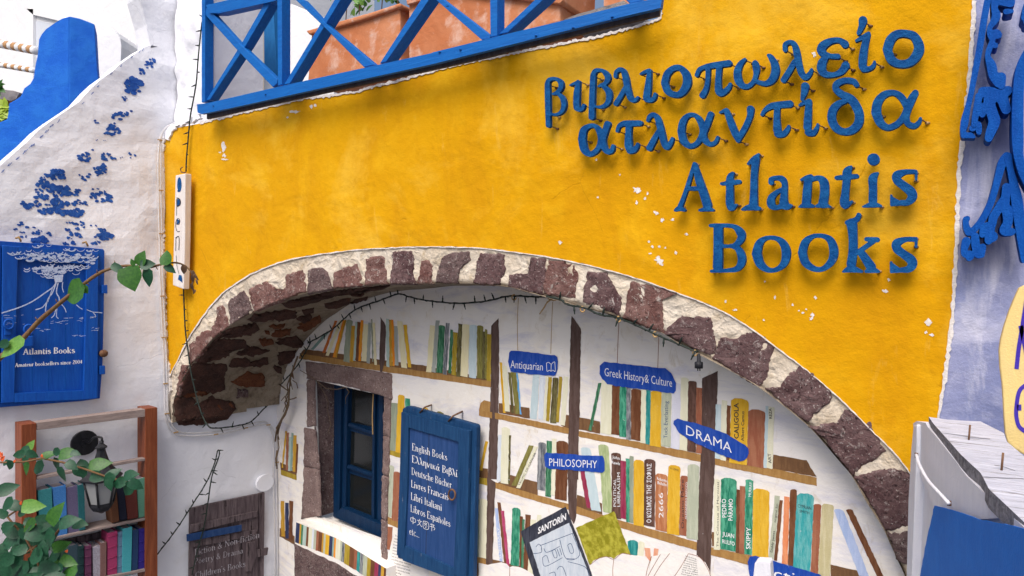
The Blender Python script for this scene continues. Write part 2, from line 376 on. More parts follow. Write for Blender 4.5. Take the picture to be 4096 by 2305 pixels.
# ---------------------------------------------------------------- materials
MT = {}
def nodes(name, rough=.8, spec=.3):
    m = bpy.data.materials.new(name); m.use_nodes = True; t = m.node_tree; b = t.nodes['Principled BSDF']
    b.inputs['Roughness'].default_value = rough; b.inputs['Specular IOR Level'].default_value = spec
    return m, t, b
def coord(t, scale=(1, 1, 1), rnd=True):
    c = t.nodes.new('ShaderNodeTexCoord'); mp = t.nodes.new('ShaderNodeMapping'); mp.inputs['Scale'].default_value = scale
    t.links.new(c.outputs['Object'], mp.inputs[0])
    if rnd:
        oi = t.nodes.new('ShaderNodeObjectInfo'); mu = t.nodes.new('ShaderNodeMath'); mu.operation = 'MULTIPLY'; mu.inputs[1].default_value = 37
        t.links.new(oi.outputs['Random'], mu.inputs[0]); t.links.new(mu.outputs[0], mp.inputs['Location'])
    return mp.outputs[0]
def nz(t, vec, scale, detail=4, rough=.6, dist=0):
    n = t.nodes.new('ShaderNodeTexNoise'); n.inputs['Scale'].default_value = scale; n.inputs['Detail'].default_value = detail
    n.inputs['Roughness'].default_value = rough; n.inputs['Distortion'].default_value = dist
    t.links.new(vec, n.inputs['Vector']); return n.outputs['Fac']
def rampf(t, f, a, b):
    r = t.nodes.new('ShaderNodeMapRange'); r.inputs['From Min'].default_value = a; r.inputs['From Max'].default_value = b
    t.links.new(f, r.inputs['Value']); return r.outputs[0]
def mix(t, f, a, b):
    m = t.nodes.new('ShaderNodeMix'); m.data_type = 'RGBA'
    if isinstance(f, (int, float)): m.inputs[0].default_value = f
    else: t.links.new(f, m.inputs[0])
    for i, c in ((6, a), (7, b)):
        if isinstance(c, tuple): m.inputs[i].default_value = (*c, 1)
        else: t.links.new(c, m.inputs[i])
    return m.outputs[2]
def bump(t, b, hs, dist=.01, strength=1):
    bp = t.nodes.new('ShaderNodeBump'); bp.inputs['Distance'].default_value = dist; bp.inputs['Strength'].default_value = strength
    t.links.new(hs, bp.inputs['Height']); t.links.new(bp.outputs[0], b.inputs['Normal'])
def addm(t, a, b, k=1):
    m = t.nodes.new('ShaderNodeMath'); m.operation = 'MULTIPLY_ADD'; m.inputs[1].default_value = k
    t.links.new(b, m.inputs[0]); t.links.new(a, m.inputs[2]); return m.outputs[0]
def paint(name, c, c2=None, amt=.5, scale=(9, 9, 2.2), nscale=3, rgh=.75, bd=.002, spec=.25, chips=None, thr=(.4, .62)):
    """brushed paint: streaks of a second tone, faint grain, optional flaked spots"""
    if name in MT: return MT[name]
    m, t, b = nodes(name, rgh, spec); v = coord(t, scale)
    c2 = c2 or tuple(min(1, x*1.35+.02) for x in c)
    f = rampf(t, nz(t, v, nscale, 6, .65), *thr)
    mu = t.nodes.new('ShaderNodeMath'); mu.operation = 'MULTIPLY'; mu.inputs[1].default_value = amt; t.links.new(f, mu.inputs[0])
    col = mix(t, mu.outputs[0], c, c2)
    fine = nz(t, coord(t), 140, 3, .7)
    if chips:
        cf = rampf(t, nz(t, coord(t), chips[1], 6, .7), chips[2], chips[2]+.025)
        col = mix(t, cf, col, chips[0])
    t.links.new(col, b.inputs['Base Color'])
    bump(t, b, addm(t, fine, f, .6), bd); MT[name] = m; return m
def plaster(name, stops, bscale=1.0, bd=.03, rgh=.9, fine=.35, dirt=None, cracks=0, stains=()):
    """hand-trowelled lime plaster: soft lumps, fine grain, mottled wash"""
    m, t, b = nodes(name, rgh, .2); v = coord(t, rnd=False)
    big = nz(t, v, .9*bscale, 5, .6, .4); mid = nz(t, v, 3.2*bscale, 6, .62, .3)
    col = mix(t, rampf(t, big, .38, .62), stops[0], stops[1])
    if len(stops) > 2: col = mix(t, rampf(t, mid, .52, .7), col, stops[2])
    for sc_, ns, lo_, hi_, am, cc in stains:
        sf = rampf(t, nz(t, coord(t, sc_, rnd=False), ns, 7, .68, .5), lo_, hi_)
        mu = t.nodes.new('ShaderNodeMath'); mu.operation = 'MULTIPLY'; mu.inputs[1].default_value = am; t.links.new(sf, mu.inputs[0])
        col = mix(t, mu.outputs[0], col, cc)
    if dirt:
        d = nz(t, v, dirt[1], 8, .75, .6); col = mix(t, rampf(t, d, dirt[2], dirt[2]+.12), col, dirt[0])
    if cracks:
        vo = t.nodes.new('ShaderNodeTexVoronoi'); vo.feature = 'DISTANCE_TO_EDGE'; vo.inputs['Scale'].default_value = cracks
        wv = t.nodes.new('ShaderNodeMix'); wv.data_type = 'VECTOR'; wv.inputs[0].default_value = .12
        nn = t.nodes.new('ShaderNodeTexNoise'); nn.inputs['Scale'].default_value = 4; nn.inputs['Detail'].default_value = 6
        t.links.new(v, nn.inputs['Vector']); t.links.new(v, wv.inputs[4]); t.links.new(nn.outputs['Color'], wv.inputs[5])
        t.links.new(wv.outputs[1], vo.inputs['Vector'])
        ck = rampf(t, vo.outputs['Distance'], 0, .0025)
        ms = t.nodes.new('ShaderNodeMath'); ms.operation = 'GREATER_THAN'; ms.inputs[1].default_value = .46; t.links.new(big, ms.inputs[0])
        mm = t.nodes.new('ShaderNodeMath'); mm.operation = 'MAXIMUM'; t.links.new(ck, mm.inputs[0]); t.links.new(ms.outputs[0], mm.inputs[1])
        col = mix(t, mm.outputs[0], tuple(x*.85 for x in stops[0]), col)
    t.links.new(col, b.inputs['Base Color'])
    h = addm(t, nz(t, v, 2.4*bscale, 3, .5, .5), nz(t, v, 14, 5, .65), .28); h = addm(t, h, nz(t, v, 90, 4, .75), fine*.16)
    if cracks: h = addm(t, h, mm.outputs[0], .04)
    bump(t, b, h, bd); MT[name] = m; return m
def stone(name, a, bcol, white, wthr=.6, bd=.02):
    m, t, b = nodes(name, .9, .2); v = coord(t)
    n1 = nz(t, v, 7, 8, .7); n2 = nz(t, v, 19, 9, .82, .8)
    col = mix(t, rampf(t, n1, .35, .65), a, bcol); col = mix(t, rampf(t, nz(t, v, 48, 4, .8), .36, .44), tuple(x*.45 for x in a), col); col = mix(t, rampf(t, n2, wthr, wthr+.09), col, white); col = mix(t, rampf(t, nz(t, v, 75, 3, .7), .63, .67), col, white)
    t.links.new(col, b.inputs['Base Color']); bump(t, b, addm(t, nz(t, v, 9, 8, .75, .4), n2, .4), bd); MT[name] = m; return m
def wood(name, a, bcol, axis='x', rgh=.75, chips=None, bd=.004, sc=1):
    m, t, b = nodes(name, rgh, .25)
    s = {'x': (1.2, 14, 14), 'y': (14, 1.2, 14), 'z': (14, 14, 1.2)}[axis]; v = coord(t, tuple(q*sc for q in s))
    f = nz(t, v, 3, 6, .7, .6); col = mix(t, rampf(t, f, .35, .65), a, bcol)
    if chips: col = mix(t, rampf(t, nz(t, v, chips[1], 6, .75), chips[2], chips[2]+.05), col, chips[0])
    t.links.new(col, b.inputs['Base Color']); bump(t, b, f, bd); MT[name] = m; return m
Y1, Y2, Y3 = (.62, .295, .0), (.68, .345, .0), (.72, .385, .006)
yellow = plaster('yellow_wash', [Y1, Y2, Y3], .9, .026, .95, .3, cracks=.9, stains=(((1, 1, .35), 3.2, .50, .72, .6, (.52, .225, .0)), ((1, 1, .8), 1.15, .53, .70, .65, (.80, .49, .05)), ((1, 1, 1), 9, .60, .72, .4, (.48, .21, .0)), ((1.4, 1, .3), 7, .62, .75, .35, (.82, .54, .14))))
white_w = plaster('white_lime', [(.80, .81, .88), (.85, .86, .92), (.79, .79, .83)], .9, .024, .9, .3, dirt=((.55, .52, .50), 2.2, .72), cracks=1.1)
mural_w = plaster('mural_white', [(.86, .82, .77), (.82, .79, .78), (.80, .74, .66)], 1.2, .014, .85, .7, dirt=((.50, .40, .26), 5, .66), stains=(((.6, 1, 2.4), 3.5, .50, .68, .6, (.52, .52, .66)), ((1, 1, .5), 12, .60, .7, .5, (.55, .46, .34))))
lav = plaster('lavender_wash', [(.23, .26, .46), (.32, .34, .53), (.48, .49, .66)], 1.2, .03, .9, .6, stains=(((1.5, 1, .3), 5, .52, .68, .7, (.62, .62, .74)), ((1, 1, .6), 3, .55, .7, .5, (.15, .20, .44))))
mortar = plaster('mortar', [(.62, .53, .42), (.74, .66, .56), (.50, .40, .28)], 4, .05, .95, .9, dirt=((.30, .24, .17), 6, .62))
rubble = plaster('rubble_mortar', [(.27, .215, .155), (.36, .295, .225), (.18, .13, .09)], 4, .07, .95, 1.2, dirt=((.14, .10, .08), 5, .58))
concrete = plaster('concrete', [(.20, .19, .20), (.28, .26, .26), (.14, .13, .14)], 3, .03, .95, 1)
far_white = plaster('far_white', [(.82, .82, .84), (.78, .79, .82)], 1, .02, .9, .2)
blue_w = plaster('blue_wash', [(.008, .10, .50), (.012, .13, .56), (.04, .19, .60)], 1.4, .03, .8, .4)
terr = plaster('terracotta', [(.50, .17, .07), (.58, .24, .12), (.66, .42, .33)], 2.2, .015, .85, .5)
ground_m = plaster('ground_stone', [(.13, .135, .15), (.18, .185, .20)], 2, .03, .95, 1)
st_red = stone('red_lava_stone', (.17, .07, .062), (.31, .18, .16), (.62, .55, .50), .555, .05)
st_mar = stone('maroon_lava_stone', (.115, .058, .062), (.25, .16, .16), (.62, .55, .52), .565, .05)
st_grey = stone('grey_lava_stone', (.11, .066, .068), (.24, .165, .16), (.60, .54, .50), .57, .05)
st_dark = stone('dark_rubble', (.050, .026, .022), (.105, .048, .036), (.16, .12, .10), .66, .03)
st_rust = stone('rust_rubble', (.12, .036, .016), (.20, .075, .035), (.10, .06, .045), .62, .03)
st_frame = stone('window_surround_stone', (.16, .105, .10), (.27, .195, .18), (.55, .50, .50), .68, .012)
letter_b = paint('letter_blue', (.001, .058, .22), (.008, .10, .29), .9, scale=(9, 9, 9), rgh=.65, bd=.004, spec=.12, chips=((.08, .16, .30), 16, .68))
deep_b = paint('fret_blue', (.001, .065, .34), (.004, .10, .44), .6, rgh=.6, bd=.004, spec=.12)
rail_b = wood('railing_blue', (.001, .10, .40), (.003, .135, .48), 'x', .5, chips=((.07, .12, .24), 3, .66))
shut_b = wood('shutter_blue', (.001, .060, .36), (.004, .09, .44), 'z', .55)
sign_b = wood('sign_blue', (.004, .034, .11), (.014, .066, .17), 'z', .6, chips=((.30, .32, .38), 5, .655))
win_b = wood('window_blue', (.001, .015, .052), (.003, .028, .08), 'z', .45)
redwood = wood('redwood', (.155, .036, .014), (.26, .075, .03), 'z', .5)
greywood = wood('grey_wood', (.22, .17, .16), (.36, .29, .27), 'y', .85)
oldwood = wood('old_board', (.06, .042, .05), (.16, .125, .135), 'z', .95, chips=((.025, .018, .02), 2, .56), bd=.012)
whitewood = wood('weathered_white_wood', (.46, .46, .54), (.66, .66, .74), 'x', .85, chips=((.22, .20, .20), 3, .55), bd=.01)
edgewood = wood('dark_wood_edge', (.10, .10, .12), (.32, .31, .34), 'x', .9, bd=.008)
white_p = paint('white_paint', (.78, .78, .84), (.70, .70, .78), .5)
letters_w = paint('white_lettering', (.82, .82, .84), (.7, .7, .74), .3)
ink = paint('black_ink', (.02, .02, .025), (.08, .08, .09), .4)
open_ink = paint('thin_blue_line', (.02, .06, .16))
splash = paint('splash_blue', (.008, .065, .34), (.03, .13, .46), .8, scale=(12, 12, 12), rgh=.7)
blk = paint('black_metal', (.012, .013, .016), (.03, .03, .04), .4, rgh=.45)
cable_b = paint('dark_green_cable', (.012, .022, .018), (.03, .04, .035), .4, rgh=.5)
cable_w = paint('white_cable', (.70, .69, .72), (.55, .53, .52), .5, rgh=.6)
rust = paint('rusty_iron', (.12, .055, .03), (.28, .16, .09), .7)
twig = paint('dry_vine', (.13, .085, .05), (.24, .17, .11), .6)
stem_m = paint('thorny_stem', (.14, .07, .035), (.2, .13, .05), .6)
straw = paint('straw_rope', (.42, .26, .11), (.5, .34, .16), .6)
pages = paint('book_pages', (.50, .46, .48), (.36, .33, .36), .7, scale=(60, 60, 2))
cream_b = paint('cream_board', (.80, .60, .24), (.70, .54, .26), .5)
purple = paint('purple_lettering', (.05, .025, .36), (.08, .05, .44), .5)
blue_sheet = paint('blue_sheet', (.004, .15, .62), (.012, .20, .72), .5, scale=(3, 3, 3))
def leafm(name, a, b2):
    m, t, b = nodes(name, .45, .4); v = coord(t)
    t.links.new(mix(t, rampf(t, nz(t, v, 9, 4), .35, .65), a, b2), b.inputs['Base Color'])
    b.inputs['Transmission Weight'].default_value = 0
    tr = t.nodes.new('ShaderNodeBsdfTranslucent'); tr.inputs[0].default_value = (*[min(1, x*1.8) for x in b2], 1)
    ms = t.nodes.new('ShaderNodeMixShader'); ms.inputs[0].default_value = .12
    t.links.new(b.outputs[0], ms.inputs[1]); t.links.new(tr.outputs[0], ms.inputs[2])
    t.links.new(ms.outputs[0], t.nodes['Material Output'].inputs[0]); MT[name] = m; return m
leaf_d = leafm('leaf_dark', (.006, .045, .022), (.014, .085, .038)); leaf_m = leafm('leaf_mid', (.018, .085, .012), (.045, .15, .02))
leaf_l = leafm('leaf_light', (.08, .22, .03), (.15, .31, .06)); leaf_y = leafm('leaf_yellow', (.28, .42, .03), (.4, .5, .06))
leaf_dry = leafm('leaf_dry', (.10, .055, .03), (.16, .09, .05)); petal = leafm('petal_red', (.55, .07, .015), (.62, .12, .03))
m, t, b = nodes('window_glass', .12, .5); b.inputs['Base Color'].default_value = (.012, .014, .014, 1); glass = m
m, t, b = nodes('lamp_glass', .35, .5); b.inputs['Base Color'].default_value = (.32, .33, .34, 1); b.inputs['Transmission Weight'].default_value = .25; lglass = m
PAL = {'cream': ((.78, .70, .42), (.82, .76, .52)), 'pcream': ((.72, .70, .52), (.78, .76, .60)), 'grey': ((.34, .37, .34), (.42, .44, .40)),
 'ggreen': ((.26, .30, .22), (.34, .37, .28)), 'ltteal': ((.40, .52, .48), (.48, .58, .52)), 'teal2': ((.20, .32, .30), (.28, .40, .36)),
 'orange': ((.80, .24, .02), (.74, .36, .04)), 'redor': ((.52, .13, .03), (.60, .20, .05)), 'ochre': ((.50, .27, .03), (.62, .36, .05)),
 'must': ((.66, .37, .02), (.74, .46, .05)), 'brown': ((.13, .045, .018), (.20, .085, .04)), 'dbrown': ((.085, .04, .028), (.17, .09, .07)),
 'upright': ((.085, .05, .042), (.13, .085, .075)), 'dkgreen': ((.02, .12, .055), (.10, .28, .16)), 'navyg': ((.10, .11, .13), (.34, .35, .36)),
 'olive': ((.17, .15, .035), (.26, .24, .07)), 'dkolive': ((.07, .055, .02), (.20, .18, .07)), 'mustol': ((.34, .24, .02), (.46, .33, .05)),
 'ltblue': ((.50, .62, .66), (.58, .68, .72)), 'pale': ((.62, .68, .76), (.70, .74, .80)), 'teal': ((.01, .20, .20), (.06, .34, .32)),
 'lvnd': ((.62, .62, .72), (.68, .68, .76)), 'sage': ((.42, .45, .34), (.52, .54, .42)), 'terra': ((.30, .10, .055), (.38, .16, .09)),
 'green': ((.01, .17, .10), (.10, .40, .26)), 'ltgreen': ((.34, .42, .20), (.50, .56, .32)), 'crim': ((.25, .02, .06), (.36, .06, .11)),
 'copper': ((.42, .15, .06), (.56, .26, .13)), 'shelf': ((.34, .18, .055), (.42, .24, .08)), 'shelfd': ((.15, .075, .035), (.21, .11, .05)),
 'peri': ((.36, .46, .72), (.50, .58, .80)), 'tan': ((.52, .46, .26), (.62, .56, .36)), 'coral': ((.70, .22, .09), (.76, .32, .16)),
 'signb': ((.008, .055, .36), (.03, .09, .42)), 'black': ((.025, .028, .045), (.06, .065, .09)), 'panelb': ((.50, .56, .64), (.62, .66, .72)),
 'moss': ((.24, .22, .01), (.46, .42, .05)), 'white': ((.80, .78, .76), (.74, .72, .72)), 'sky': ((.10, .35, .70), (.2, .45, .75)), 'salmon': ((.72, .32, .20), (.78, .42, .28)),
 'cyan': ((.04, .34, .36), (.16, .46, .46)), 'mag': ((.40, .04, .12), (.5, .1, .2)), 'navy': ((.02, .03, .08), (.05, .06, .14))}
def pm(k):
    a, b2 = PAL[k]; strong = k in ('dkgreen', 'navyg', 'dkolive', 'green', 'ltgreen', 'moss', 'olive', 'teal', 'cyan')
    return paint('mural_'+k, a, b2, .95 if strong else .85, scale=(22, 22, 4) if k not in ('moss',) else (7, 7, 7), nscale=3 if strong else 2, thr=(.42, .60), rgh=.85, bd=.0015, chips=(tuple(min(1, .45*q+.38) for q in a), 26, .69))
# ---------------------------------------------------------------- ground and terrace (structure)
def sheet(name, x0, x1, y0, y1, z, mat):
    o = mesh_obj(name, [(x0, y0, z), (x1, y0, z), (x1, y1, z), (x0, y1, z)], [(0, 1, 2, 3)], mat, recentre=False); return kind(o, 'structure')
sheet('ground', -150, 150, -150, 150, 0, ground_m)
# ---------------------------------------------------------------- arch curves
INT = C0([]) or []
INT = [(706-8, 1690), (700, 1640), (706, 1590), (735, 1521), (783, 1445), (847, 1368), (926, 1304), (1021, 1249), (1117, 1204), (1223, 1177), (1329, 1156), (1435, 1145), (1540, 1137), (1646, 1134),
       (1749, 1134), (1908, 1137), (2035, 1147), (2175, 1185), (2329, 1227), (2461, 1264), (2560, 1295), (2652, 1330), (2726, 1378), (2843, 1439), (2924, 1481), (3022, 1537), (3118, 1606), (3234, 1701),
       (3303, 1775), (3372, 1855), (3414, 1908), (3467, 2003), (3531, 2104), (3563, 2173), (3594, 2241), (3621, 2300), (3665, 2430), (3690, 2600)]
EXT = [(676, 1690), (672, 1610), (678, 1510), (700, 1462), (745, 1370), (794, 1290), (872, 1190), (954, 1126), (1034, 1082), (1145, 1042), (1272, 1018), (1431, 999), (1590, 990), (1749, 987), (1908, 992), (2067, 1010),
       (2226, 1034), (2385, 1069), (2544, 1113), (2703, 1169), (2862, 1232), (2989, 1304), (3117, 1399), (3244, 1495), (3371, 1606), (3482, 1717), (3578, 1813), (3640, 1893), (3700, 1990), (3770, 2120), (3830, 2260), (3880, 2420), (3900, 2600)]
def resample(P, n):
    P = crom(P, 6); d = [0]
    for a, b in zip(P[:-1], P[1:]): d.append(d[-1]+math.hypot(b[0]-a[0], b[1]-a[1]))
    out = []; j = 0
    for i in range(n):
        s = d[-1]*i/(n-1)
        while j < len(d)-2 and d[j+1] < s: j += 1
        t = (s-d[j])/(d[j+1]-d[j]); out.append((P[j][0]+(P[j+1][0]-P[j][0])*t, P[j][1]+(P[j+1][1]-P[j][1])*t))
    return out
NR = 260
ei, ee = resample(INT, NR), resample(EXT, NR)
rnd = random.Random(3)
eext = [(x+rnd.uniform(-1, 1)*3, y+rnd.uniform(-1, 1)*3) for x, y in ee]
# ---------------------------------------------------------------- yellow facade
TOP = F4((190, 935), (300, 905), (500, 855), (750, 800), (900, 762), (1000, 742), (1100, 735), (1250, 715), (1400, 690), (1500, 655), (1700, 610), (1933, 545)) \
    + F5((60, 540), (200, 500), (500, 440), (730, 392), (870, 365), (1000, 340), (1300, 280), (1550, 215), (1760, 152), (1788, 100), (1795, -260))
RIGHT = D0((2475, -130), (2450, 0), (2437, 200), (2424, 330), (2412, 420), (2406, 600), (2395, 800), (2376, 950), (2358, 1060), (2345, 1200), (2340, 1500), (2340, 1700))
LEFT = [(645, 1690), (672, 1560), (669, 1470), (660, 1380), (655, 1250), (652, 1100), (648, 900), (645, 700), (645, 620), (650, 565), (672, 530), (705, 512)]
outline = rough(TOP, 14, 2.2, False)+RIGHT+list(reversed([p for p in eext if True]))+LEFT[1:]
fac = thing('yellow_facade', 'saffron yellow plaster wall with a wide stone arch cut through its lower half', 'wall', WALL.at(2000, 1150))
slab('plaster_face', outline, WALL, .05, yellow, fac, mats=[yellow, mortar])
# white edge of lime where the yellow coat ends
def strip(name, path, wpx, plane, mat, parent, amp=1.5, depth=.004, step=8):
    p = rough(path, step, amp, False); rr = random.Random(int(path[0][0]))
    up = []; lo = []
    for i, q in enumerate(p):
        a = p[max(i-1, 0)]; b = p[min(i+1, len(p)-1)]; dx, dy = b[0]-a[0], b[1]-a[1]; L = math.hypot(dx, dy) or 1
        wv = wpx*(.5+rr.random()*.9)/2; nx, ny = -dy/L*wv, dx/L*wv
        up.append((q[0]+nx, q[1]+ny)); lo.append((q[0]-nx, q[1]-ny))
    V = [plane.at(*q) for q in up]+[plane.at(*q) for q in lo]; n = len(up)
    F = [(i, i+1, n+i+1, n+i) for i in range(n-1)]
    d = plane.n*-depth; m = len(V); V += [v+d for v in V]
    F += [(m+a, m+b2, m+c, m+d2)[::-1] for a, b2, c, d2 in F[:n-1]]
    for i in range(n-1): F += [(i, i+1, m+i+1, m+i), (n+i, n+i+1, m+n+i+1, m+n+i)]
    return mesh_obj(name, V, F, mat, parent)
edge_m = paint('bare_lime', (.80, .76, .74), (.62, .55, .50), .6, scale=(20, 20, 20))
strip('lime_edge', [(x, y-2) for x, y in TOP[:-1]], 10, WALL.off(.006), edge_m, fac, 3, .03)
strip('lime_edge', [(x+2, y) for x, y in RIGHT[1:-2]], 17, WALL.off(.004), edge_m, fac, 2.0, .006, 14)
strip('lime_edge', LEFT, 13, WALL.off(.012), edge_m, fac, 2.5, .03)
strip('lime_edge', [(x, y+1) for x, y in ee[:-30]], 4, WALL.off(.0025), edge_m, fac, 1.2, .003, 14)
# flaked spots where lime shows through
SP = [(895, 590, 9, 22), (897, 622, 9, 9), (880, 610, 5, 4), (1180, 447, 22, 7), (1245, 428, 9, 8), (1260, 420, 6, 8), (1150, 470, 5, 4), (2548, 760, 20, 18), (2590, 775, 7, 7), (2547, 812, 6, 9), (2580, 795, 5, 6), (2625, 851, 10, 10), (2648, 880, 11, 9), (2690, 880, 8, 6),
      (2747, 937, 9, 5), (2240, 970, 8, 8), (2610, 987, 6, 7), (2637, 987, 5, 6), (2662, 992, 5, 4), (2702, 1012, 7, 8), (2635, 1040, 16, 18), (2647, 1058, 8, 7), (2600, 1015, 6, 4), (2595, 968, 5, 6), (3715, 1290, 14, 14), (3727, 1340, 10, 6), (3705, 1330, 6, 6),
      (3540, 1165, 12, 9), (3555, 1120, 10, 7), (3250, 1260, 8, 10), (3245, 1275, 9, 7), (3100, 1190, 6, 8), (2903, 1205, 5, 8), (2940, 1240, 9, 4), (3170, 1220, 5, 6), (3262, 1190, 6, 7), (3055, 1280, 4, 4), (2391, 790, 4, 5), (3600, 1000, 4, 5), (3258, 217, 12, 12), (2385, 640, 5, 5),
      (3212, 1252, 7, 4), (3225, 1238, 5, 5), (3196, 1243, 5, 3), (3060, 1126, 4, 5), (2480, 700, 4, 4), (900, 638, 12, 4)]
obs = []
for i, (x, y, a, b2) in enumerate(SP):
    rr = random.Random(i); pts = [(x+a*math.cos(k*.4488)*rr.uniform(.35, 1.35), y+b2*math.sin(k*.4488)*rr.uniform(.35, 1.35)) for k in range(14)]
    obs.append(slab('flaked_spots', pts, WALL.off(.0015+i*.00002), 0, edge_m, fac))
kind(join(obs), 'stuff')
# lighter washed clouds of thin paint
# ---------------------------------------------------------------- arch ring of lava stones
ring = thing('stone_arch', 'shallow arch ring of dark red lava stones set in cream mortar', 'arch', WALL.at(2000, 1100))
RP = WALL.off(-.014)
V = []; F = []; NC = 12
for i in range(NR):
    for j in range(NC+1):
        t = j/NC; x = ei[i][0]+(ee[i][0]-ei[i][0])*t*1.03; y = ei[i][1]+(ee[i][1]-ei[i][1])*t*1.03
        p = RP.at(x, y); q = noise.noise(p*5)*.007+noise.noise(p*17)*.005+.002
        V.append(p+Vector((0, -q-.004+(.02 if j == 0 else 0), 0)))
for i in range(NR-1):
    for j in range(NC):
        a = i*(NC+1)+j; F.append((a, a+NC+1, a+NC+2, a+1))
mesh_obj('mortar_bed', V, F, mortar, ring, smooth=True)
def rock(name, px, proj, nrm, h, mat, parent, seed=0, step=12, amp=3.5, label=None):
    """an irregular stone face bulging from its bed: traced outline, broken edges"""
    q = rough(px, step, amp, seed=seed+5); n = len(q); cx = sum(p[0] for p in q)/n; cy = sum(p[1] for p in q)/n
    V = []; F = []; lv = [1.05, 1.01, .94, .84, .72, .58, .42, .24]; hh = [-.9, .45, .9, 1, 1, 1, 1, 1]
    for s, hk in zip(lv, hh):
        for p in q:
            P = proj(cx+(p[0]-cx)*s, cy+(p[1]-cy)*s); N = nrm(P) if callable(nrm) else nrm
            d = (noise.noise(P*11+Vector((seed, 0, 0)))*.7+noise.noise(P*34)*.5+noise.noise(P*80)*.35)*h if hk > 0 else 0
            V.append(P+N*(h*hk+d*.8))
    P = proj(cx, cy); V.append(P+(nrm(P) if callable(nrm) else nrm)*h)
    for r in range(len(lv)-1):
        for k in range(n): a = r*n; F.append((a+k, a+(k+1) % n, a+n+(k+1) % n, a+n+k))
    a = (len(lv)-1)*n
    for k in range(n): F.append((a+k, a+(k+1) % n, len(V)-1))
    o = mesh_obj(name, V, F, mat, parent)
    bm = bmesh.new(); bm.from_mesh(o.data); bmesh.ops.recalc_face_normals(bm, faces=bm.faces)
    N = nrm(P) if callable(nrm) else nrm
    if sum(f.normal.dot(N)*f.calc_area() for f in bm.faces) < 0: bmesh.ops.reverse_faces(bm, faces=bm.faces)
    bm.to_mesh(o.data); bm.free()
    o.data.polygons.foreach_set('use_smooth', [True]*len(o.data.polygons))
    return o
VS = [(V5, [(108, 315), (255, 280), (278, 460), (200, 490), (120, 520), (0, 575), (-90, 590), (-60, 500), (0, 440), (70, 490), (105, 420)], st_red),
 (V5, [(290, 280), (405, 255), (450, 290), (480, 340), (497, 445), (290, 485)], st_grey), (V5, [(510, 300), (600, 255), (715, 230), (755, 330), (755, 420), (620, 430), (515, 440)], st_red),
 (V5, [(795, 185), (870, 160), (945, 165), (960, 300), (965, 400), (780, 415), (780, 320)], st_red), (V5, [(1015, 125), (1180, 105), (1205, 190), (1195, 300), (1215, 400), (985, 400), (1005, 260)], st_mar),
 (V5, [(1260, 200), (1320, 190), (1355, 230), (1360, 400), (1230, 400), (1250, 290)], st_red), (V5, [(1440, 170), (1530, 135), (1685, 120), (1690, 200), (1600, 270), (1570, 390), (1385, 390), (1400, 290)], st_grey),
 (V5, [(1770, 130), (1975, 145), (1985, 270), (1945, 400), (1850, 410), (1710, 395), (1740, 230)], st_mar), (V5, [(2205, 175), (2330, 185), (2335, 290), (2300, 490), (2150, 460), (2010, 425), (2020, 320), (2080, 310), (2180, 310)], st_mar),
 (V6, [(0, 85), (110, 95), (215, 130), (250, 220), (228, 300), (225, 410), (60, 385), (-50, 360), (-40, 200)], st_red), (V6, [(320, 175), (480, 195), (530, 300), (595, 400), (585, 545), (430, 490), (275, 440), (285, 300)], st_mar),
 (V6, [(680, 260), (900, 300), (1050, 370), (930, 400), (940, 560), (950, 690), (800, 640), (610, 560), (640, 400)], st_red), (V6, [(1100, 545), (1340, 560), (1370, 680), (1380, 820), (1340, 880), (1150, 790), (950, 690), (1000, 620)], st_mar),
 (V6, [(1420, 730), (1550, 740), (1650, 680), (1780, 700), (1885, 770), (1820, 930), (1810, 1050), (1740, 1130), (1650, 1090), (1500, 990), (1350, 900), (1390, 800)], st_mar),
 (C6, [(498, 34), (608, 16), (660, -60), (753, -148), (900, -60), (1000, 30), (985, 130), (930, 180), (850, 235), (825, 290), (700, 210), (600, 120)], st_mar),
 (C6, [(1090, 200), (1200, 190), (1300, 290), (1330, 360), (1400, 500), (1300, 580), (1220, 620), (1160, 690), (1060, 570), (950, 430), (830, 320), (1040, 290)], st_mar),
 (C6, [(1330, 650), (1470, 640), (1600, 680), (1650, 830), (1660, 1060), (1400, 1105), (1310, 930), (1200, 760), (1165, 700)], st_mar), (C6, [(1410, 1120), (1665, 1090), (1700, 1400), (1490, 1330), (1440, 1170)], st_grey),
 (CL, [(680, 370), (800, 310), (870, 360), (930, 410), (930, 455), (720, 545), (690, 470)], st_red), (CL, [(530, 450), (640, 380), (665, 430), (700, 530), (540, 650), (520, 520)], st_grey),
 (CL, [(440, 510), (480, 490), (510, 580), (530, 650), (400, 750), (380, 720), (420, 620)], st_red), (CL, [(300, 720), (340, 680), (390, 690), (390, 760), (270, 920), (225, 930), (230, 790)], st_red), (CL, [(180, 940), (225, 940), (215, 1000), (180, 1060), (150, 1180), (130, 1180), (150, 1010)], st_red)]
for i, (c, p, mt) in enumerate(VS):
    rock('arch_stone', c(p), RP.at, Vector((0, -1, 0)), .015, mt, ring, seed=i*3, step=8, amp=3.2)
# ---------------------------------------------------------------- soffit of the arch (rubble barrel behind the ring)
SA = Vector((.151, .988, 0))
iw = [RP.at(*p) for p in ei]
def back_y(x): return 4.54-.17*(x+5.64)
V = []; F = []; NJ = 26
lim = [i for i in range(NR)]
for i in range(NR):
    p = iw[i]
    for j in range(NJ+1):
        y0 = p.y-.02; y1 = back_y(p.x)+.05; y = y0+(y1-y0)*j/NJ
        x = p.x + (y-y0)*.152*max(0, 1-i/150)
        dz = noise.noise(Vector((x*3, y*3, p.z*3)))*.03*min(1, j/3)
        V.append(Vector((x, y, p.z+dz-(j/NJ)*.02)))
for i in range(NR-1):
    for j in range(NJ): a = i*(NJ+1)+j; F.append((a, a+NJ+1, a+NJ+2, a+1))
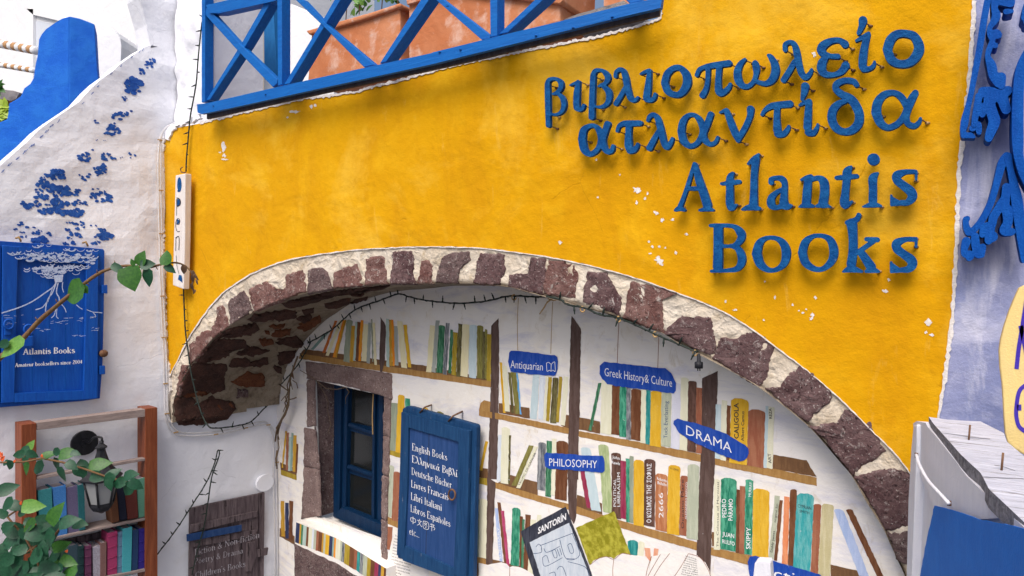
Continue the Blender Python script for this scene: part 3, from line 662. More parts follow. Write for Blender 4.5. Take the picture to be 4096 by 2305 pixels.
# the coat of rubble mortar ends in a ragged line; white plaster carries on below it
edge = WS([(560, 1440), (620, 1380), (700, 1370), (790, 1280), (880, 1255), (960, 1225), (1040, 1200), (1130, 1195), (1210, 1190), (1280, 1150), (1330, 1060), (1345, 960), (1400, 880), (1390, 760), (1440, 690), (1510, 640), (1520, 560)])
def pix(P):
    d = P-EYE; z = d.dot(FW); return 2048+FPX*d.dot(RT)/z, 1152.5-FPX*d.dot(UP)/z
def below(P):
    x, y = pix(P)
    if x < edge[0][0] or x > edge[-1][0] or P.y < 3.7: return False
    for a, b2 in zip(edge[:-1], edge[1:]):
        lo_, hi_ = sorted((a[0], b2[0]))
        if lo_ <= x <= hi_:
            t_ = (x-a[0])/((b2[0]-a[0]) or 1); yy = a[1]+(b2[1]-a[1])*t_+noise.noise(P*14)*12
            if y > yy: return True
    return False
F = [f for f in F if not below((V[f[0]]+V[f[2]])/2)]
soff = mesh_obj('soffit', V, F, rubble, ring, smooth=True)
SBV = BVHTree.FromPolygons(V, F)
def soff_at(u, v):
    h = SBV.ray_cast(EYE, ray(u, v)); return h[0] if h[0] is not None else SIDE.at(u, v)
def soff_n(P):
    h = SBV.find_nearest(P); n = h[1]
    return n if n.dot(EYE-P) > 0 else -n
WSr = [([(340, 710), (700, 710), (720, 760), (690, 830), (690, 990), (560, 1040), (400, 1010), (240, 1060), (185, 1050), (235, 880)], st_dark), ([(140, 1090), (330, 1070), (350, 1140), (430, 1150), (540, 1070), (640, 1120), (780, 1130), (820, 1220), (700, 1340), (560, 1380), (200, 1400), (130, 1290)], st_dark),
 ([(600, 430), (740, 440), (900, 450), (960, 520), (880, 540), (760, 560), (740, 620), (560, 670), (390, 690), (460, 570), (550, 480)], st_dark), ([(830, 590), (990, 520), (1200, 560), (1100, 580), (1000, 620)], st_dark), ([(790, 660), (920, 640), (980, 690), (1160, 640), (1180, 700), (1050, 740), (740, 730)], st_dark),
 ([(770, 910), (950, 800), (1130, 830), (1130, 960), (960, 970), (830, 950)], st_rust), ([(830, 990), (950, 1000), (960, 1080), (830, 1090)], st_grey), ([(1300, 580), (1490, 560), (1470, 650), (1380, 710), (1290, 710)], st_dark), ([(1240, 720), (1320, 760), (1320, 820), (1250, 800)], st_dark),
 ([(1060, 430), (1220, 430), (1240, 480), (1120, 500)], st_rust), ([(1250, 470), (1480, 400), (1600, 500), (1520, 520)], st_dark), ([(1180, 280), (1360, 265), (1350, 300), (1230, 320)], st_rust), ([(1260, 330), (1430, 320), (1420, 380), (1330, 410), (1210, 400)], st_rust),
 ([(250, 1030), (420, 1000), (520, 1040), (400, 1060), (240, 1075)], st_rust), ([(470, 560), (560, 470), (640, 445), (600, 430), (760, 330), (790, 300), (700, 330), (560, 420), (440, 560)], st_dark), ([(960, 560), (1010, 520), (1080, 540), (1040, 570)], st_dark), ([(1130, 345), (1190, 340), (1200, 370), (1140, 365)], st_rust), ([(1500, 300), (1600, 240), (1670, 240), (1660, 320), (1570, 330)], st_rust), ([(1500, 200), (1640, 150), (1670, 190), (1560, 240)], st_dark), ([(800, 310), (1040, 250), (1070, 320), (980, 380), (740, 420), (670, 410)], st_dark), ([(1010, 160), (1400, 100), (1490, 140), (1380, 190), (1040, 230), (960, 210)], st_dark), ([(560, 1120), (760, 1140), (800, 1210), (640, 1230)], st_rust)]
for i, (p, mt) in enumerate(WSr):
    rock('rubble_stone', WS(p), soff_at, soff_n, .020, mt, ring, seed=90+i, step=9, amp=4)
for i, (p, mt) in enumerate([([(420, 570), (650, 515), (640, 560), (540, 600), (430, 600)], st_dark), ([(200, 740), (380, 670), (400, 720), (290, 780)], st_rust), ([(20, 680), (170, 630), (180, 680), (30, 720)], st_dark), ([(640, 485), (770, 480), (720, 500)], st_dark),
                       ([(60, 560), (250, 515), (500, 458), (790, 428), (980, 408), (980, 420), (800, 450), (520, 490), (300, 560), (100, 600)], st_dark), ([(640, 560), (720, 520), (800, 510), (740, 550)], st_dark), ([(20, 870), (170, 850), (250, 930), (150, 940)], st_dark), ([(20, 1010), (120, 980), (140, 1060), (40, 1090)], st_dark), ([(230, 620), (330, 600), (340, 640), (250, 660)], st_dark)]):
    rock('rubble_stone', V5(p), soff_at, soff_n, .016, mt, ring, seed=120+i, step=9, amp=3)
# ---------------------------------------------------------------- recessed wall with the painted bookshelves
mural = thing('painted_wall', 'white recessed wall under the arch painted with shelves of books', 'mural wall', BACK.at(2300, 1700))
holeA = [(1258-6, 1519), (1537, 1584), (1531, 2165), (1268, 2070)]
bw = [(1040, 1050), (2600, 1050), (4000, 1350), (4300, 2900), (1040, 2900)]
slab('plaster_face', bw, BACK, .04, mural_w, mural, holes=[holeA])
LAY = {'dark': .0008, 'shelf': .0012, 'up': .0016, 'book': .0022, 'bigbook': .0036, 'sign': .0052}
bi = [0]
def pt(name, c, pts, col, lay, amp=1.2, step=13):
    bi[0] += 1
    return slab(name, rough(c(pts), step, amp, seed=bi[0]), BACK.off(LAY[lay]+(bi[0] % 23)*.00003), 0, pm(col), mural)
def bk(c, L, top=0):
    for t in L:
        xt, yt, xb, yb, wd, col = t[:6]; w2 = wd/2; ln = math.hypot(xb-xt, yb-yt); sl = .14
        # top edge slightly domed for the wide ones
        if wd > 44:
            P = [(xt-w2, yt+wd*.12), (xt-w2*.6, yt-1), (xt+w2*.2, yt-2+wd*.03), (xt+w2*.8, yt+wd*.12), (xt+w2, yt+wd*.26)]
        else: P = [(xt-w2, yt), (xt+w2, yt+wd*sl)]
        P += [(xb+w2, yb+wd*.12), (xb-w2, yb-wd*.06)]
        pt('painted_book', c, P, col, 'book')
dk = lambda c, p: pt('painted_shelf', c, p, 'shelfd', 'dark')
sh = lambda c, p, col='shelf': pt('painted_shelf', c, p, col, 'shelf')
up = lambda c, p: pt('painted_upright', c, p, 'upright', 'up')
dk(C3, [(30, 466), (240, 492), (600, 545), (950, 592), (1440, 690), (1450, 720), (600, 592), (0, 505)])
sh(C3, [(0, 500), (600, 585), (1455, 712), (1455, 758), (600, 632), (-10, 538)])
up(C3, [(608, 222), (650, 290), (640, 540), (622, 635), (604, 635), (598, 540)])
up(C3, [(1500, 235), (1442, 290), (1440, 760), (1432, 990), (1418, 1450), (1490, 1450), (1496, 990), (1503, 560)])
up(C5, [(92, 700), (156, 740), (145, 960), (132, 1360), (80, 1362), (90, 900)])
bk(C3, [(215, 330, 90, 470, 24, 'teal2'), (272, 252, 178, 495, 20, 'redor'), (310, 250, 205, 515, 24, 'cream'), (335, 245, 258, 528, 24, 'orange'), (345, 245, 272, 530, 10, 'ochre'), (375, 245, 350, 562, 48, 'ggreen'), (403, 288, 388, 560, 30, 'ochre'), (428, 258, 410, 552, 18, 'ltteal'),
 (447, 258, 430, 552, 26, 'brown'), (468, 248, 450, 556, 20, 'orange'), (497, 275, 483, 556, 38, 'cream'), (527, 265, 514, 572, 24, 'grey'), (542, 240, 550, 560, 9, 'ggreen'), (556, 265, 570, 585, 20, 'cream'), (660, 235, 665, 600, 22, 'ltteal'), (682, 243, 685, 592, 20, 'ochre'), (698, 243, 706, 592, 18, 'orange'),
 (722, 290, 727, 588, 30, 'grey'), (753, 250, 787, 605, 42, 'cream'), (792, 280, 828, 605, 26, 'must'), (1000, 285, 973, 640, 40, 'cream'), (1040, 248, 1007, 640, 30, 'grey'), (1072, 287, 1052, 643, 48, 'dkgreen'), (1114, 268, 1092, 658, 28, 'navyg'), (1146, 318, 1130, 648, 22, 'dkgreen'), (1175, 338, 1160, 662, 34, 'mustol'),
 (1212, 273, 1195, 673, 32, 'dkolive'), (1252, 278, 1240, 673, 54, 'cream'), (1308, 283, 1302, 682, 56, 'ltblue'), (1360, 286, 1358, 685, 46, 'olive'), (1388, 330, 1386, 692, 20, 'dkolive'), (1405, 316, 1402, 690, 16, 'olive'), (1428, 352, 1425, 708, 32, 'mustol')])
# second shelf
pt('painted_shelf', C4, [(30, 930), (42, 872), (70, 852), (118, 862), (125, 945)], 'shelf', 'dark'); dk(C4, [(180, 872), (410, 912), (414, 992), (180, 948)]); dk(C4, [(690, 962), (715, 965), (712, 1070), (650, 1045)])
sh(C4, [(30, 930), (130, 945), (130, 990), (28, 970)]); sh(C4, [(152, 945), (722, 1065), (722, 1112), (152, 990)])
up(C4, [(730, 215), (800, 312), (790, 960), (782, 1130), (780, 1450), (700, 1450), (708, 960), (722, 300)])
dk(C4, [(782, 980), (945, 1012), (945, 1105), (782, 1072)])
sh(C4, [(758, 1078), (1250, 1170), (1728, 1265), (1728, 1325), (1250, 1222), (757, 1122)])
bk(C4, [(195, 565, 222, 948, 20, 'must'), (222, 590, 245, 936, 36, 'pcream'), (260, 640, 285, 945, 20, 'dkolive'), (290, 640, 325, 955, 42, 'olive'), (318, 645, 345, 958, 12, 'sky'), (462, 650, 440, 992, 50, 'ltblue'), (510, 655, 495, 995, 36, 'pale'), (545, 668, 525, 1000, 18, 'pcream'), (568, 674, 548, 1010, 26, 'mustol'),
 (608, 680, 590, 1025, 46, 'dkolive'), (648, 672, 622, 1018, 22, 'mustol'), (688, 672, 662, 1040, 36, 'pcream'), (942, 720, 868, 1080, 22, 'dkgreen'), (1000, 690, 990, 1105, 88, 'pcream'), (1065, 735, 1060, 1112, 62, 'brown'), (1118, 750, 1115, 1128, 54, 'green'), (1160, 755, 1158, 1148, 34, 'navyg'),
 (1218, 765, 1215, 1153, 78, 'brown'), (1275, 770, 1270, 1176, 40, 'pcream'), (1310, 775, 1304, 1184, 34, 'teal'), (1370, 780, 1362, 1198, 84, 'must'), (1445, 790, 1440, 1200, 74, 'sage'), (1525, 720, 1510, 1218, 66, 'lvnd'), (1585, 683, 1575, 1230, 60, 'pcream'), (1643, 705, 1635, 1240, 66, 'dbrown'), (1692, 755, 1690, 1252, 42, 'terra')])
up(C5, [(1834, -100), (1714, -42), (1708, 500), (1690, 800), (1665, 1480), (1775, 1480), (1800, 800), (1818, 500)])
dk(C6, [(552, 532), (805, 575), (880, 700), (548, 640)])
sh(C6, [(90, 550), (500, 628), (880, 705), (882, 770), (500, 690), (88, 605)])
bk(C6, [(140, 150, 132, 560, 40, 'ltblue'), (185, 120, 175, 575, 44, 'pcream'), (217, 160, 210, 572, 28, 'brown'), (302, 108, 287, 598, 132, 'must'), (430, 190, 420, 622, 132, 'terra'), (508, 165, 492, 632, 26, 'ltblue'), (540, 168, 525, 635, 44, 'pcream')])
dk(C6, [(90, 1115), (112, 1118), (106, 1225), (90, 1225)]); sh(C6, [(52, 1225), (400, 1298), (400, 1375), (50, 1280)]); dk(C6, [(985, 1360), (1200, 1412), (1320, 1480), (985, 1480)])
bk(C6, [(130, 720, 127, 1250, 46, 'pcream'), (218, 708, 212, 1250, 118, 'green'), (290, 795, 285, 1275, 30, 'brown'), (322, 768, 315, 1280, 40, 'terra'), (373, 720, 362, 1285, 58, 'green'), (463, 790, 455, 1320, 122, 'must'), (583, 840, 535, 1320, 38, 'sage'), (613, 875, 570, 1330, 26, 'brown'), (656, 848, 640, 1355, 42, 'coral'),
 (707, 795, 690, 1370, 52, 'brown'), (797, 825, 765, 1405, 130, 'cyan'), (887, 905, 862, 1440, 56, 'terra'), (965, 905, 935, 1450, 92, 'tan'), (1050, 945, 1240, 1450, 76, 'peri'), (1130, 945, 1375, 1480, 54, 'brown')])
# third shelf
dk(C5, [(10, 622), (98, 640), (98, 715), (10, 700)]); sh(C5, [(5, 700), (102, 715), (102, 768), (5, 745)], 'mustol')
dk(C5, [(268, 685), (480, 745), (470, 860), (150, 760)]); sh(C5, [(133, 735), (420, 822), (708, 905), (708, 952), (420, 872), (133, 780)])
bk(C5, [(88, 430, 42, 650, 22, 'must'), (190, 380, 178, 730, 28, 'pale'), (232, 326, 222, 748, 62, 'pcream'), (265, 385, 255, 750, 14, 'dkolive'), (425, 462, 295, 765, 36, 'olive'), (460, 470, 325, 785, 28, 'pcream'), (507, 440, 498, 798, 60, 'navyg'), (563, 425, 552, 850, 44, 'dkgreen'), (598, 410, 590, 838, 32, 'pcream'), (660, 430, 648, 873, 88, 'brown')])
up(C5, [(704, 380), (782, 400), (768, 800), (765, 1000), (748, 1060), (710, 1000), (702, 800)])
dk(C5, [(768, 835), (832, 857), (960, 900), (960, 985), (765, 930)]); sh(C5, [(742, 915), (1100, 1030), (1400, 1112), (1695, 1198), (1692, 1260), (1400, 1180), (1100, 1085), (742, 970)])
bk(C5, [(808, 640, 862, 935, 36, 'crim'), (835, 478, 915, 955, 74, 'ltblue'), (970, 455, 1005, 968, 76, 'ltgreen'), (1065, 518, 1068, 1013, 70, 'dbrown'), (1120, 575, 1120, 1015, 42, 'crim'), (1153, 562, 1155, 1040, 28, 'green'), (1183, 540, 1183, 1046, 32, 'ggreen'), (1238, 573, 1236, 1068, 80, 'must'), (1320, 566, 1315, 1070, 84, 'dbrown'),
 (1408, 676, 1406, 1106, 90, 'copper'), (1505, 613, 1495, 1133, 92, 'must'), (1580, 690, 1568, 1142, 54, 'terra'), (1650, 606, 1640, 1168, 86, 'sage')])
# fourth shelf
dk(C5, [(0, 1290), (200, 1340), (455, 1400), (455, 1470), (0, 1470)]); sh(C5, [(0, 1300), (92, 1320), (92, 1370), (0, 1350)])
bk(C5, [(58, 865, 50, 1310, 66, 'pcream'), (14, 865, 10, 1300, 34, 'teal2'), (160, 935, 197, 1338, 22, 'peri'), (180, 890, 235, 1370, 26, 'brown'), (207, 955, 250, 1380, 22, 'mag'), (312, 935, 300, 1370, 62, 'green'), (350, 995, 345, 1385, 22, 'brown'), (367, 1020, 355, 1390, 20, 'dkgreen'), (400, 985, 385, 1420, 40, 'brown'), (440, 1020, 420, 1440, 44, 'pcream'), (486, 985, 480, 1100, 34, 'pcream'),
 (1192, 1178, 1195, 1300, 78, 'teal'), (1256, 1190, 1250, 1300, 46, 'pcream'), (1300, 1235, 1310, 1330, 42, 'salmon'), (1368, 1240, 1360, 1330, 32, 'salmon')])
pt('painted_book', C5, [(762, 1085), (1050, 958), (1175, 1290), (865, 1365)], 'moss', 'bigbook')
# open books
pt('painted_open_book', C5, [(30, 1350), (60, 1358), (95, 1365), (200, 1345), (240, 1355), (262, 1382), (285, 1375), (330, 1378), (380, 1400), (455, 1450), (520, 1520), (20, 1560)], 'white', 'bigbook')
pt('painted_open_book', C5, [(868, 1365), (895, 1335), (930, 1318), (990, 1302), (1025, 1308), (1048, 1322), (1075, 1295), (1110, 1278), (1180, 1290), (1290, 1300), (1315, 1330), (1310, 1560), (860, 1560)], 'white', 'bigbook')
for k, p in enumerate([[(1335, 1298), (1400, 1290), (1350, 1560), (1280, 1560)], [(1400, 1278), (1470, 1280), (1430, 1560), (1340, 1560)], [(1470, 1275), (1545, 1275), (1610, 1282), (1560, 1560), (1420, 1560)], [(1610, 1280), (1680, 1295), (1740, 1350), (1775, 1420), (1790, 1560), (1520, 1560), (1570, 1350)]]):
    pt('painted_open_book', C5, p, 'white', 'bigbook')
redl = paint('sketch_red', (.30, .12, .08), (.4, .2, .14), .4)
def line(c, pts, wpx, mat, plane, parent, name='painted_line'):
    P = crom([(x, y, 0) for x, y in pts], 5) if len(pts) > 2 else [(x, y, 0) for x, y in pts]
    V = []; F = []; q = c([(p[0], p[1]) for p in P]); w_ = wpx*c.k/2
    ribbon([(x, y, w_) for x, y in q], V, F, 0)
    return mesh_obj(name, [plane.at(v[0], v[1]) for v in V], F, mat, parent)
LP = BACK.off(.0049)
for p in [[(1400, 1285), (1350, 1370), (1300, 1460)], [(1470, 1278), (1400, 1370), (1345, 1460)], [(1610, 1283), (1560, 1370), (1500, 1460)], [(1333, 1300), (1300, 1400), (1290, 1460)], [(1048, 1322), (1040, 1400), (1042, 1460)], [(262, 1382), (262, 1460)], [(868, 1365), (930, 1318), (990, 1302), (1048, 1322), (1110, 1278), (1180, 1290)], [(1610, 1280), (1700, 1310), (1760, 1400), (1780, 1460)]]:
    line(C5, p, 4, redl, LP, mural)
kk = 0
for yy in range(1310, 1450, 17):
    xo = (yy-1300)*.32; kk += 1
    lettering('handwriting', ['From where he sat', 'he could see the day', 'out in the darkness', 'of the port where', 'a passing boat', 'some went', 'with the night', 'but we often', 'it had been'][kk % 9], (1592-xo*.7, yy-8), (1680+xo*.35-10, yy+16), 11, LP, ink, mural, C5, bold=0)
# the big guide book, signs
pt('painted_book', C5, [(345, 1110), (515, 1015), (685, 925), (790, 1190), (905, 1490), (470, 1530), (400, 1300)], 'black', 'bigbook')
slab('painted_cover', rough(C5((412, 1195), (560, 1120), (710, 1048), (800, 1280), (880, 1490), (520, 1530)), 10, .8), BACK.off(.0044), 0, pm('panelb'), mural)
lettering('cover_title', 'SANTORÍN', (476, 1132), (688, 1022), 50, BACK.off(.0047), letters_w, mural, C5, bold=.03)
for p in [[(440, 1280), (500, 1270), (500, 1240)], [(460, 1230), (480, 1208), (500, 1225), (505, 1262)], [(490, 1220), (740, 1125)], [(520, 1240), (545, 1270), (640, 1225)], [(640, 1175), (690, 1320), (790, 1290), (735, 1130)], [(510, 1310), (530, 1375), (660, 1310)], [(510, 1310), (540, 1295), (560, 1350)], [(580, 1260), (600, 1310), (620, 1300), (605, 1250), (580, 1260)], [(620, 1245), (640, 1300)], [(640, 1238), (655, 1290)],
          [(620, 1400), (635, 1380), (660, 1380), (680, 1420), (690, 1460)], [(700, 1340), (830, 1380), (860, 1450)], [(560, 1430), (600, 1420), (610, 1455)], [(700, 1215), (725, 1205), (745, 1265), (720, 1275), (700, 1215)], [(690, 1318), (760, 1320)]]:
    line(C5, p, 4, open_ink, LP, mural)
def sign(name, c, pts, s, a, b, h, bold=.03, **k):
    bold = -.004
    o = pt(name, c, pts, 'signb', 'sign', 1.6)
    lettering('sign_lettering', s, a, b, h, BACK.off(.0062), letters_w, o, c, bold=bold, **k)
o_root = mural
sign('painted_sign', C4, [(270, 476), (350, 484), (600, 512), (624, 528), (628, 560), (618, 640), (608, 662), (590, 668), (400, 654), (270, 634), (256, 600), (252, 560), (258, 495)], 'Antiquarian', (268, 608), (512, 628), 62, .012)
for p in [[(540, 572), (556, 566), (575, 580), (590, 566), (602, 562)], [(540, 572), (544, 632), (560, 626), (574, 634)], [(574, 634), (590, 626), (606, 632), (602, 562)], [(575, 580), (574, 634)]]: line(C4, p, 4, letters_w, BACK.off(.0063), mural)
sign('painted_sign', C4, [(975, 562), (1200, 585), (1440, 612), (1480, 645), (1515, 720), (1518, 780), (1500, 802), (1300, 774), (1060, 745), (1000, 728), (960, 690), (942, 650), (942, 590)], 'Greek History& Culture', (978, 668), (1488, 752), 66, .004)
sign('painted_sign', C4, [(522, 1262), (536, 1248), (760, 1264), (960, 1272), (975, 1290), (978, 1385), (960, 1400), (700, 1378), (560, 1370), (530, 1352)], 'PHILOSOPHY', (560, 1348), (922, 1366), 62, .008)
sign('painted_sign', C5, [(1498, 300), (1502, 275), (1530, 262), (1700, 305), (1900, 375), (2040, 460), (2065, 490), (2068, 520), (2055, 555), (2030, 580), (1990, 583), (1850, 530), (1620, 425), (1540, 365)], 'DRAMA', (1594, 380), (1938, 520), 76, .012)
sign('painted_sign', C6, [(362, 1345), (378, 1302), (420, 1296), (560, 1335), (720, 1385), (900, 1436), (1000, 1500), (960, 1560), (400, 1560), (370, 1420)], 'Fiction', (440, 1435), (900, 1560), 92, .01)
SPN = BACK.off(.0032)
def sp(s, c, a, b, h, mat=letters_w, bold=.0): lettering('spine_title', s, a, b, h, SPN, mat, mural, c, bold=bold)
sp('POLITICAL', C5, (1066, 925), (1066, 715), 22); sp('LIBERALISM', C5, (1096, 925), (1094, 668), 22); sp('John', C5, (1036, 560), (1092, 572), 24, bold=.01); sp('Rawls', C5, (1032, 600), (1094, 612), 24, bold=.01)
sp('Ο ΚΟΣΜΟΣ ΤΗΣ ΣΟΦΙΑΣ', C5, (1330, 1046), (1332, 600), 34, bold=.01); sp('2666', C5, (1422, 1010), (1420, 820), 36); sp('Roberto', C5, (1374, 722), (1448, 742), 24, bold=.01); sp('Bolaño', C5, (1378, 754), (1448, 772), 24, bold=.01)
sp('TROPIC OF CANCER', C5, (338, 768), (462, 520), 15, ink, 0); sp('SUMMARY', C5, (200, 1320), (180, 1080), 14, letters_w, 0); sp('ALESSANDRO BARICCO', C5, (1598, 1020), (1604, 740), 14, letters_w, 0)
sp('Oceano Mare', C5, (1578, 1090), (1576, 720), 22, ink, 0); sp('G. CORSO', C5, (1475, 640), (1540, 660), 16, ink, 0)
sp('CALIGOLA', C6, (292, 412), (290, 142), 36, ink, .02); sp('Albert Camus', C6, (332, 430), (334, 205), 24, ink, .01); sp('ART', C6, (540, 598), (534, 522), 24, ink, .01); sp('REZA', C6, (544, 260), (540, 182), 22, ink, .01)
sp('PEDRO', C6, (200, 1006), (196, 866), 34, bold=.01); sp('PÁRAMO', C6, (246, 1030), (248, 866), 34, bold=.01); sp('JUAN', C6, (168, 1146), (258, 1164), 34, bold=.01); sp('RULFO', C6, (168, 1200), (262, 1222), 32, bold=.01)
sp('SKIPPY', C6, (380, 1246), (382, 1080), 34, bold=.01); sp('MURRAY', C6, (386, 850), (394, 740), 22, bold=0); sp('Diddy James', C6, (548, 1270), (566, 1110), 18, ink, 0); sp('original Sin', C6, (572, 1045), (590, 905), 18, ink, 0)
sp('The Colossus of Maroussi', C6, (140, 1230), (142, 740), 16, ink, 0); sp('Tuck Everlasting', C4, (1452, 1140), (1458, 860), 30, open_ink, 0); sp('CYPRIAN', C6, (738, 930), (840, 950), 26, ink, 0); sp('SMITH', C6, (752, 968), (826, 984), 22, ink, 0)
# painted strings that carry the signs
for c, p in ((C4, [(328, 80), (320, 250), (322, 475)]), (C4, [(586, 110), (578, 300), (572, 500)]), (C4, [(1088, 240), (1080, 400), (1074, 575)]), (C4, [(1388, 360), (1384, 480), (1380, 608)])):
    line(c, p, 4.5, straw if p[0][0] < 600 else redl, BACK.off(.0009), mural)
# left of the window
dk(C2, [(38, 590), (165, 640), (162, 725), (45, 680)]); sh(C2, [(45, 645), (163, 690), (162, 727), (45, 684)], 'mustol'); dk(C2, [(35, 1085), (150, 1150), (150, 1215), (35, 1150)])
bk(C2, [(84, 355, 55, 630, 11, 'must'), (96, 365, 90, 650, 18, 'terra'), (116, 398, 108, 655, 20, 'ltteal'), (133, 368, 122, 655, 16, 'teal2'), (151, 385, 145, 662, 26, 'ochre'), (168, 450, 160, 670, 14, 'brown'), (56, 880, 62, 1150, 28, 'ochre'), (88, 895, 92, 1165, 26, 'navy'), (122, 880, 118, 1180, 28, 'brown')])
# between window and hanging shutter
sh(C2, [(858, 490), (945, 515), (945, 557), (858, 532)], 'mustol'); sh(C2, [(848, 1000), (930, 1030), (930, 1088), (848, 1052)])
bk(C2, [(902, 140, 888, 500, 66, 'ggreen'), (955, 82, 935, 518, 50, 'must'), (1000, 105, 1005, 300, 36, 'green'), (1135, 178, 1135, 300, 46, 'must'), (1245, 208, 1245, 320, 52, 'olive'), (876, 615, 868, 1000, 46, 'sage'), (920, 662, 905, 1030, 48, 'terra'), (868, 1076, 862, 1250, 38, 'terra')])
pt('painted_page', C2, [(915, 1120), (930, 1125), (1000, 1330), (1160, 1400), (1160, 1560), (830, 1560), (850, 1320), (885, 1170)], 'white', 'book')
rr = random.Random(4)
for k in range(14):
    y = 1150+k*22; x = 905-k*3.4
    lettering('handwriting', ['Time', 'contem', 'mind', 'It would', 'pose that', 'eventless t', 'interminable It should be so,', 'but it is not. It is the dull', 'eventless times that have', 'no duration whatever', 'a time splashed with', 'interest, wounded with', 'tragedy', 'crevassed'][k], (x, y), (x+[45, 48, 40, 50, 52, 60, 150, 155, 150, 140, 150, 150, 90, 90][k], y+[12, 12, 10, 14, 14, 16, 44, 46, 44, 42, 44, 44, 26, 26][k]), 14, BACK.off(.0032), ink, mural, C2, bold=0)
# ---------------------------------------------------------------- window in the recessed wall
win = thing('window', 'small deep blue three pane window in a rough stone surround under the arch', 'window', BACK.at(1400, 2150))
SUR = [[C3((45, 560))[0], C3((340, 595))[0], C3((335, 735))[0], C3((108, 697))[0], C3((55, 690))[0]], [C3((345, 596))[0], C3((690, 655))[0], C3((690, 850))[0], C3((635, 820))[0], C3((340, 738))[0]],
       C3([(58, 700), (108, 702), (112, 1040), (60, 1050)])+[], C2([(225, 330), (300, 350), (330, 640), (222, 620)]), C2([(222, 630), (330, 650), (340, 990), (205, 1012)]),
       C3([(640, 828), (690, 855), (685, 1130), (632, 1110)]), C2([(822, 390), (868, 400), (862, 700), (818, 680)]), C2([(816, 690), (862, 705), (850, 1030), (812, 1010)]), C2([(812, 1020), (850, 1035), (846, 1330), (808, 1320)])]
for i, p in enumerate(SUR):
    rock('surround_stone', p, BACK.off(.004).at, BACK.n, .014, st_frame, win, seed=200+i, step=10, amp=1.6)
# reveals
def hull(pxs, plane, dz): return [plane.at(*p)-plane.n*dz for p in pxs]
f0 = [BACK.at(*p) for p in holeA]; f1 = [p-BACK.n*.26 for p in f0]
def qd(name, a, b2, c, d, mat, par, n=10, nse=.012):
    V = []; F = []
    for i in range(n+1):
        for j in range(n+1):
            s, t2 = i/n, j/n; P = (a*(1-s)+b2*s)*(1-t2)+(d*(1-s)+c*s)*t2
            q = noise.noise(P*9)*nse if 0 < i < n and 0 < j < n else 0; V.append(P+Vector((q, q, q)))
    for i in range(n):
        for j in range(n): k = i*(n+1)+j; F.append((k, k+1, k+n+2, k+n+1))
    return mesh_obj(name, V, F, mat, par, smooth=True)
qd('reveal', f0[0], f0[3], f1[3], f1[0], st_grey, win); qd('reveal', f0[0], f0[1], f1[1], f1[0], st_grey, win); qd('reveal', f0[1], f0[2], f1[2], f1[1], st_grey, win)
WP = BACK.off(-.13)
sash = slab('sash', C2((448, -40), (830, 60), (815, 1165), (440, 1000)), WP.off(-.03), .03, win_b, win, holes=[C2([(572, 5), (738, 50), (733, 325), (565, 290)]), C2([(567, 352), (737, 400), (730, 665), (557, 610)]), C2([(560, 672), (730, 725), (728, 1000), (555, 930)])])
for a, b2, wd in ((((482, -40), (462, 985), 40)), (((540, -30), (520, 985), 20)), (((745, 20), (738, 1060), 16)), (((800, 60), (790, 1100), 30))):
    slab('stile', band(C2, a, b2, wd), WP, .03, win_b, win, bev=.004)
for a, b2, wd in ((((552, 305), (740, 372), 26)), (((545, 622), (735, 690), 26))):
    slab('muntin', band(C2, a, b2, wd), WP.off(.002), .035, win_b, win, bev=.004)
slab('bottom_rail', C2((500, 930), (812, 1065), (812, 1165), (440, 1000)), WP.off(.03), .05, win_b, win, bev=.006)
for p in ([(565, -5), (745, 40), (740, 330), (558, 295)], [(560, 345), (745, 390), (738, 672), (550, 615)], [(552, 665), (738, 715), (735, 1010), (548, 940)]):
    slab('pane', C2(p), WP.off(-.045), .004, glass, sash)
line(C2, [(742, 75), (735, 230), (738, 380)], 8, straw, WP.off(.006), win, 'straw_cord')
# sill with a painted row of books along its front
sill = thing('window_sill', 'deep white stone sill with a row of book spines painted along its front', 'sill', BACK.at(1400, 2260))
SP_ = BACK.off(.10)
slab('slab', C2((160, 1040), (240, 1062), (480, 1170), (640, 1268), (842, 1392), (842, 1600), (150, 1205)), SP_, .40, mural_w, sill)
kcol = ['navy', 'ochre', 'dkgreen', 'ltteal', 'brown', 'pcream', 'pale', 'sage', 'terra', 'brown', 'ochre', 'sage', 'must', 'navy', 'teal2', 'orange', 'pcream', 'sage', 'navyg', 'mustol', 'brown', 'terra', 'teal', 'navyg', 'sage', 'mustol', 'brown', 'crim', 'navy', 'ochre', 'brown']
kw = [28, 12, 14, 26, 16, 26, 14, 18, 18, 26, 12, 14, 28, 24, 12, 14, 34, 12, 20, 38, 34, 22, 22, 24, 30, 26, 30, 28, 20, 22, 24]
x = 160
for k, (cc, wd) in enumerate(zip(kcol, kw)):
    f = lambda X: 1040+(X-160)*.40 if X < 480 else 1168+(X-480)*.62
    if x > 836: break
    x2 = min(x+wd, 838)
    rr = random.Random(k)
    slab('painted_book', C2((x, f(x)+3), (x2, f(x2)+3), (x2-6, f(x2)+152+rr.uniform(-4, 4)), (x-8, f(x)+152+rr.uniform(-4, 4))), SP_.off(.001+k*.0001), 0, pm(cc), sill); x = x2
slab('stone_lintel', rough(C2((145, 1205), (480, 1365), (620, 1450), (900, 1640), (150, 1640)), 14, 3), SP_.off(.004), .3, st_grey, sill)
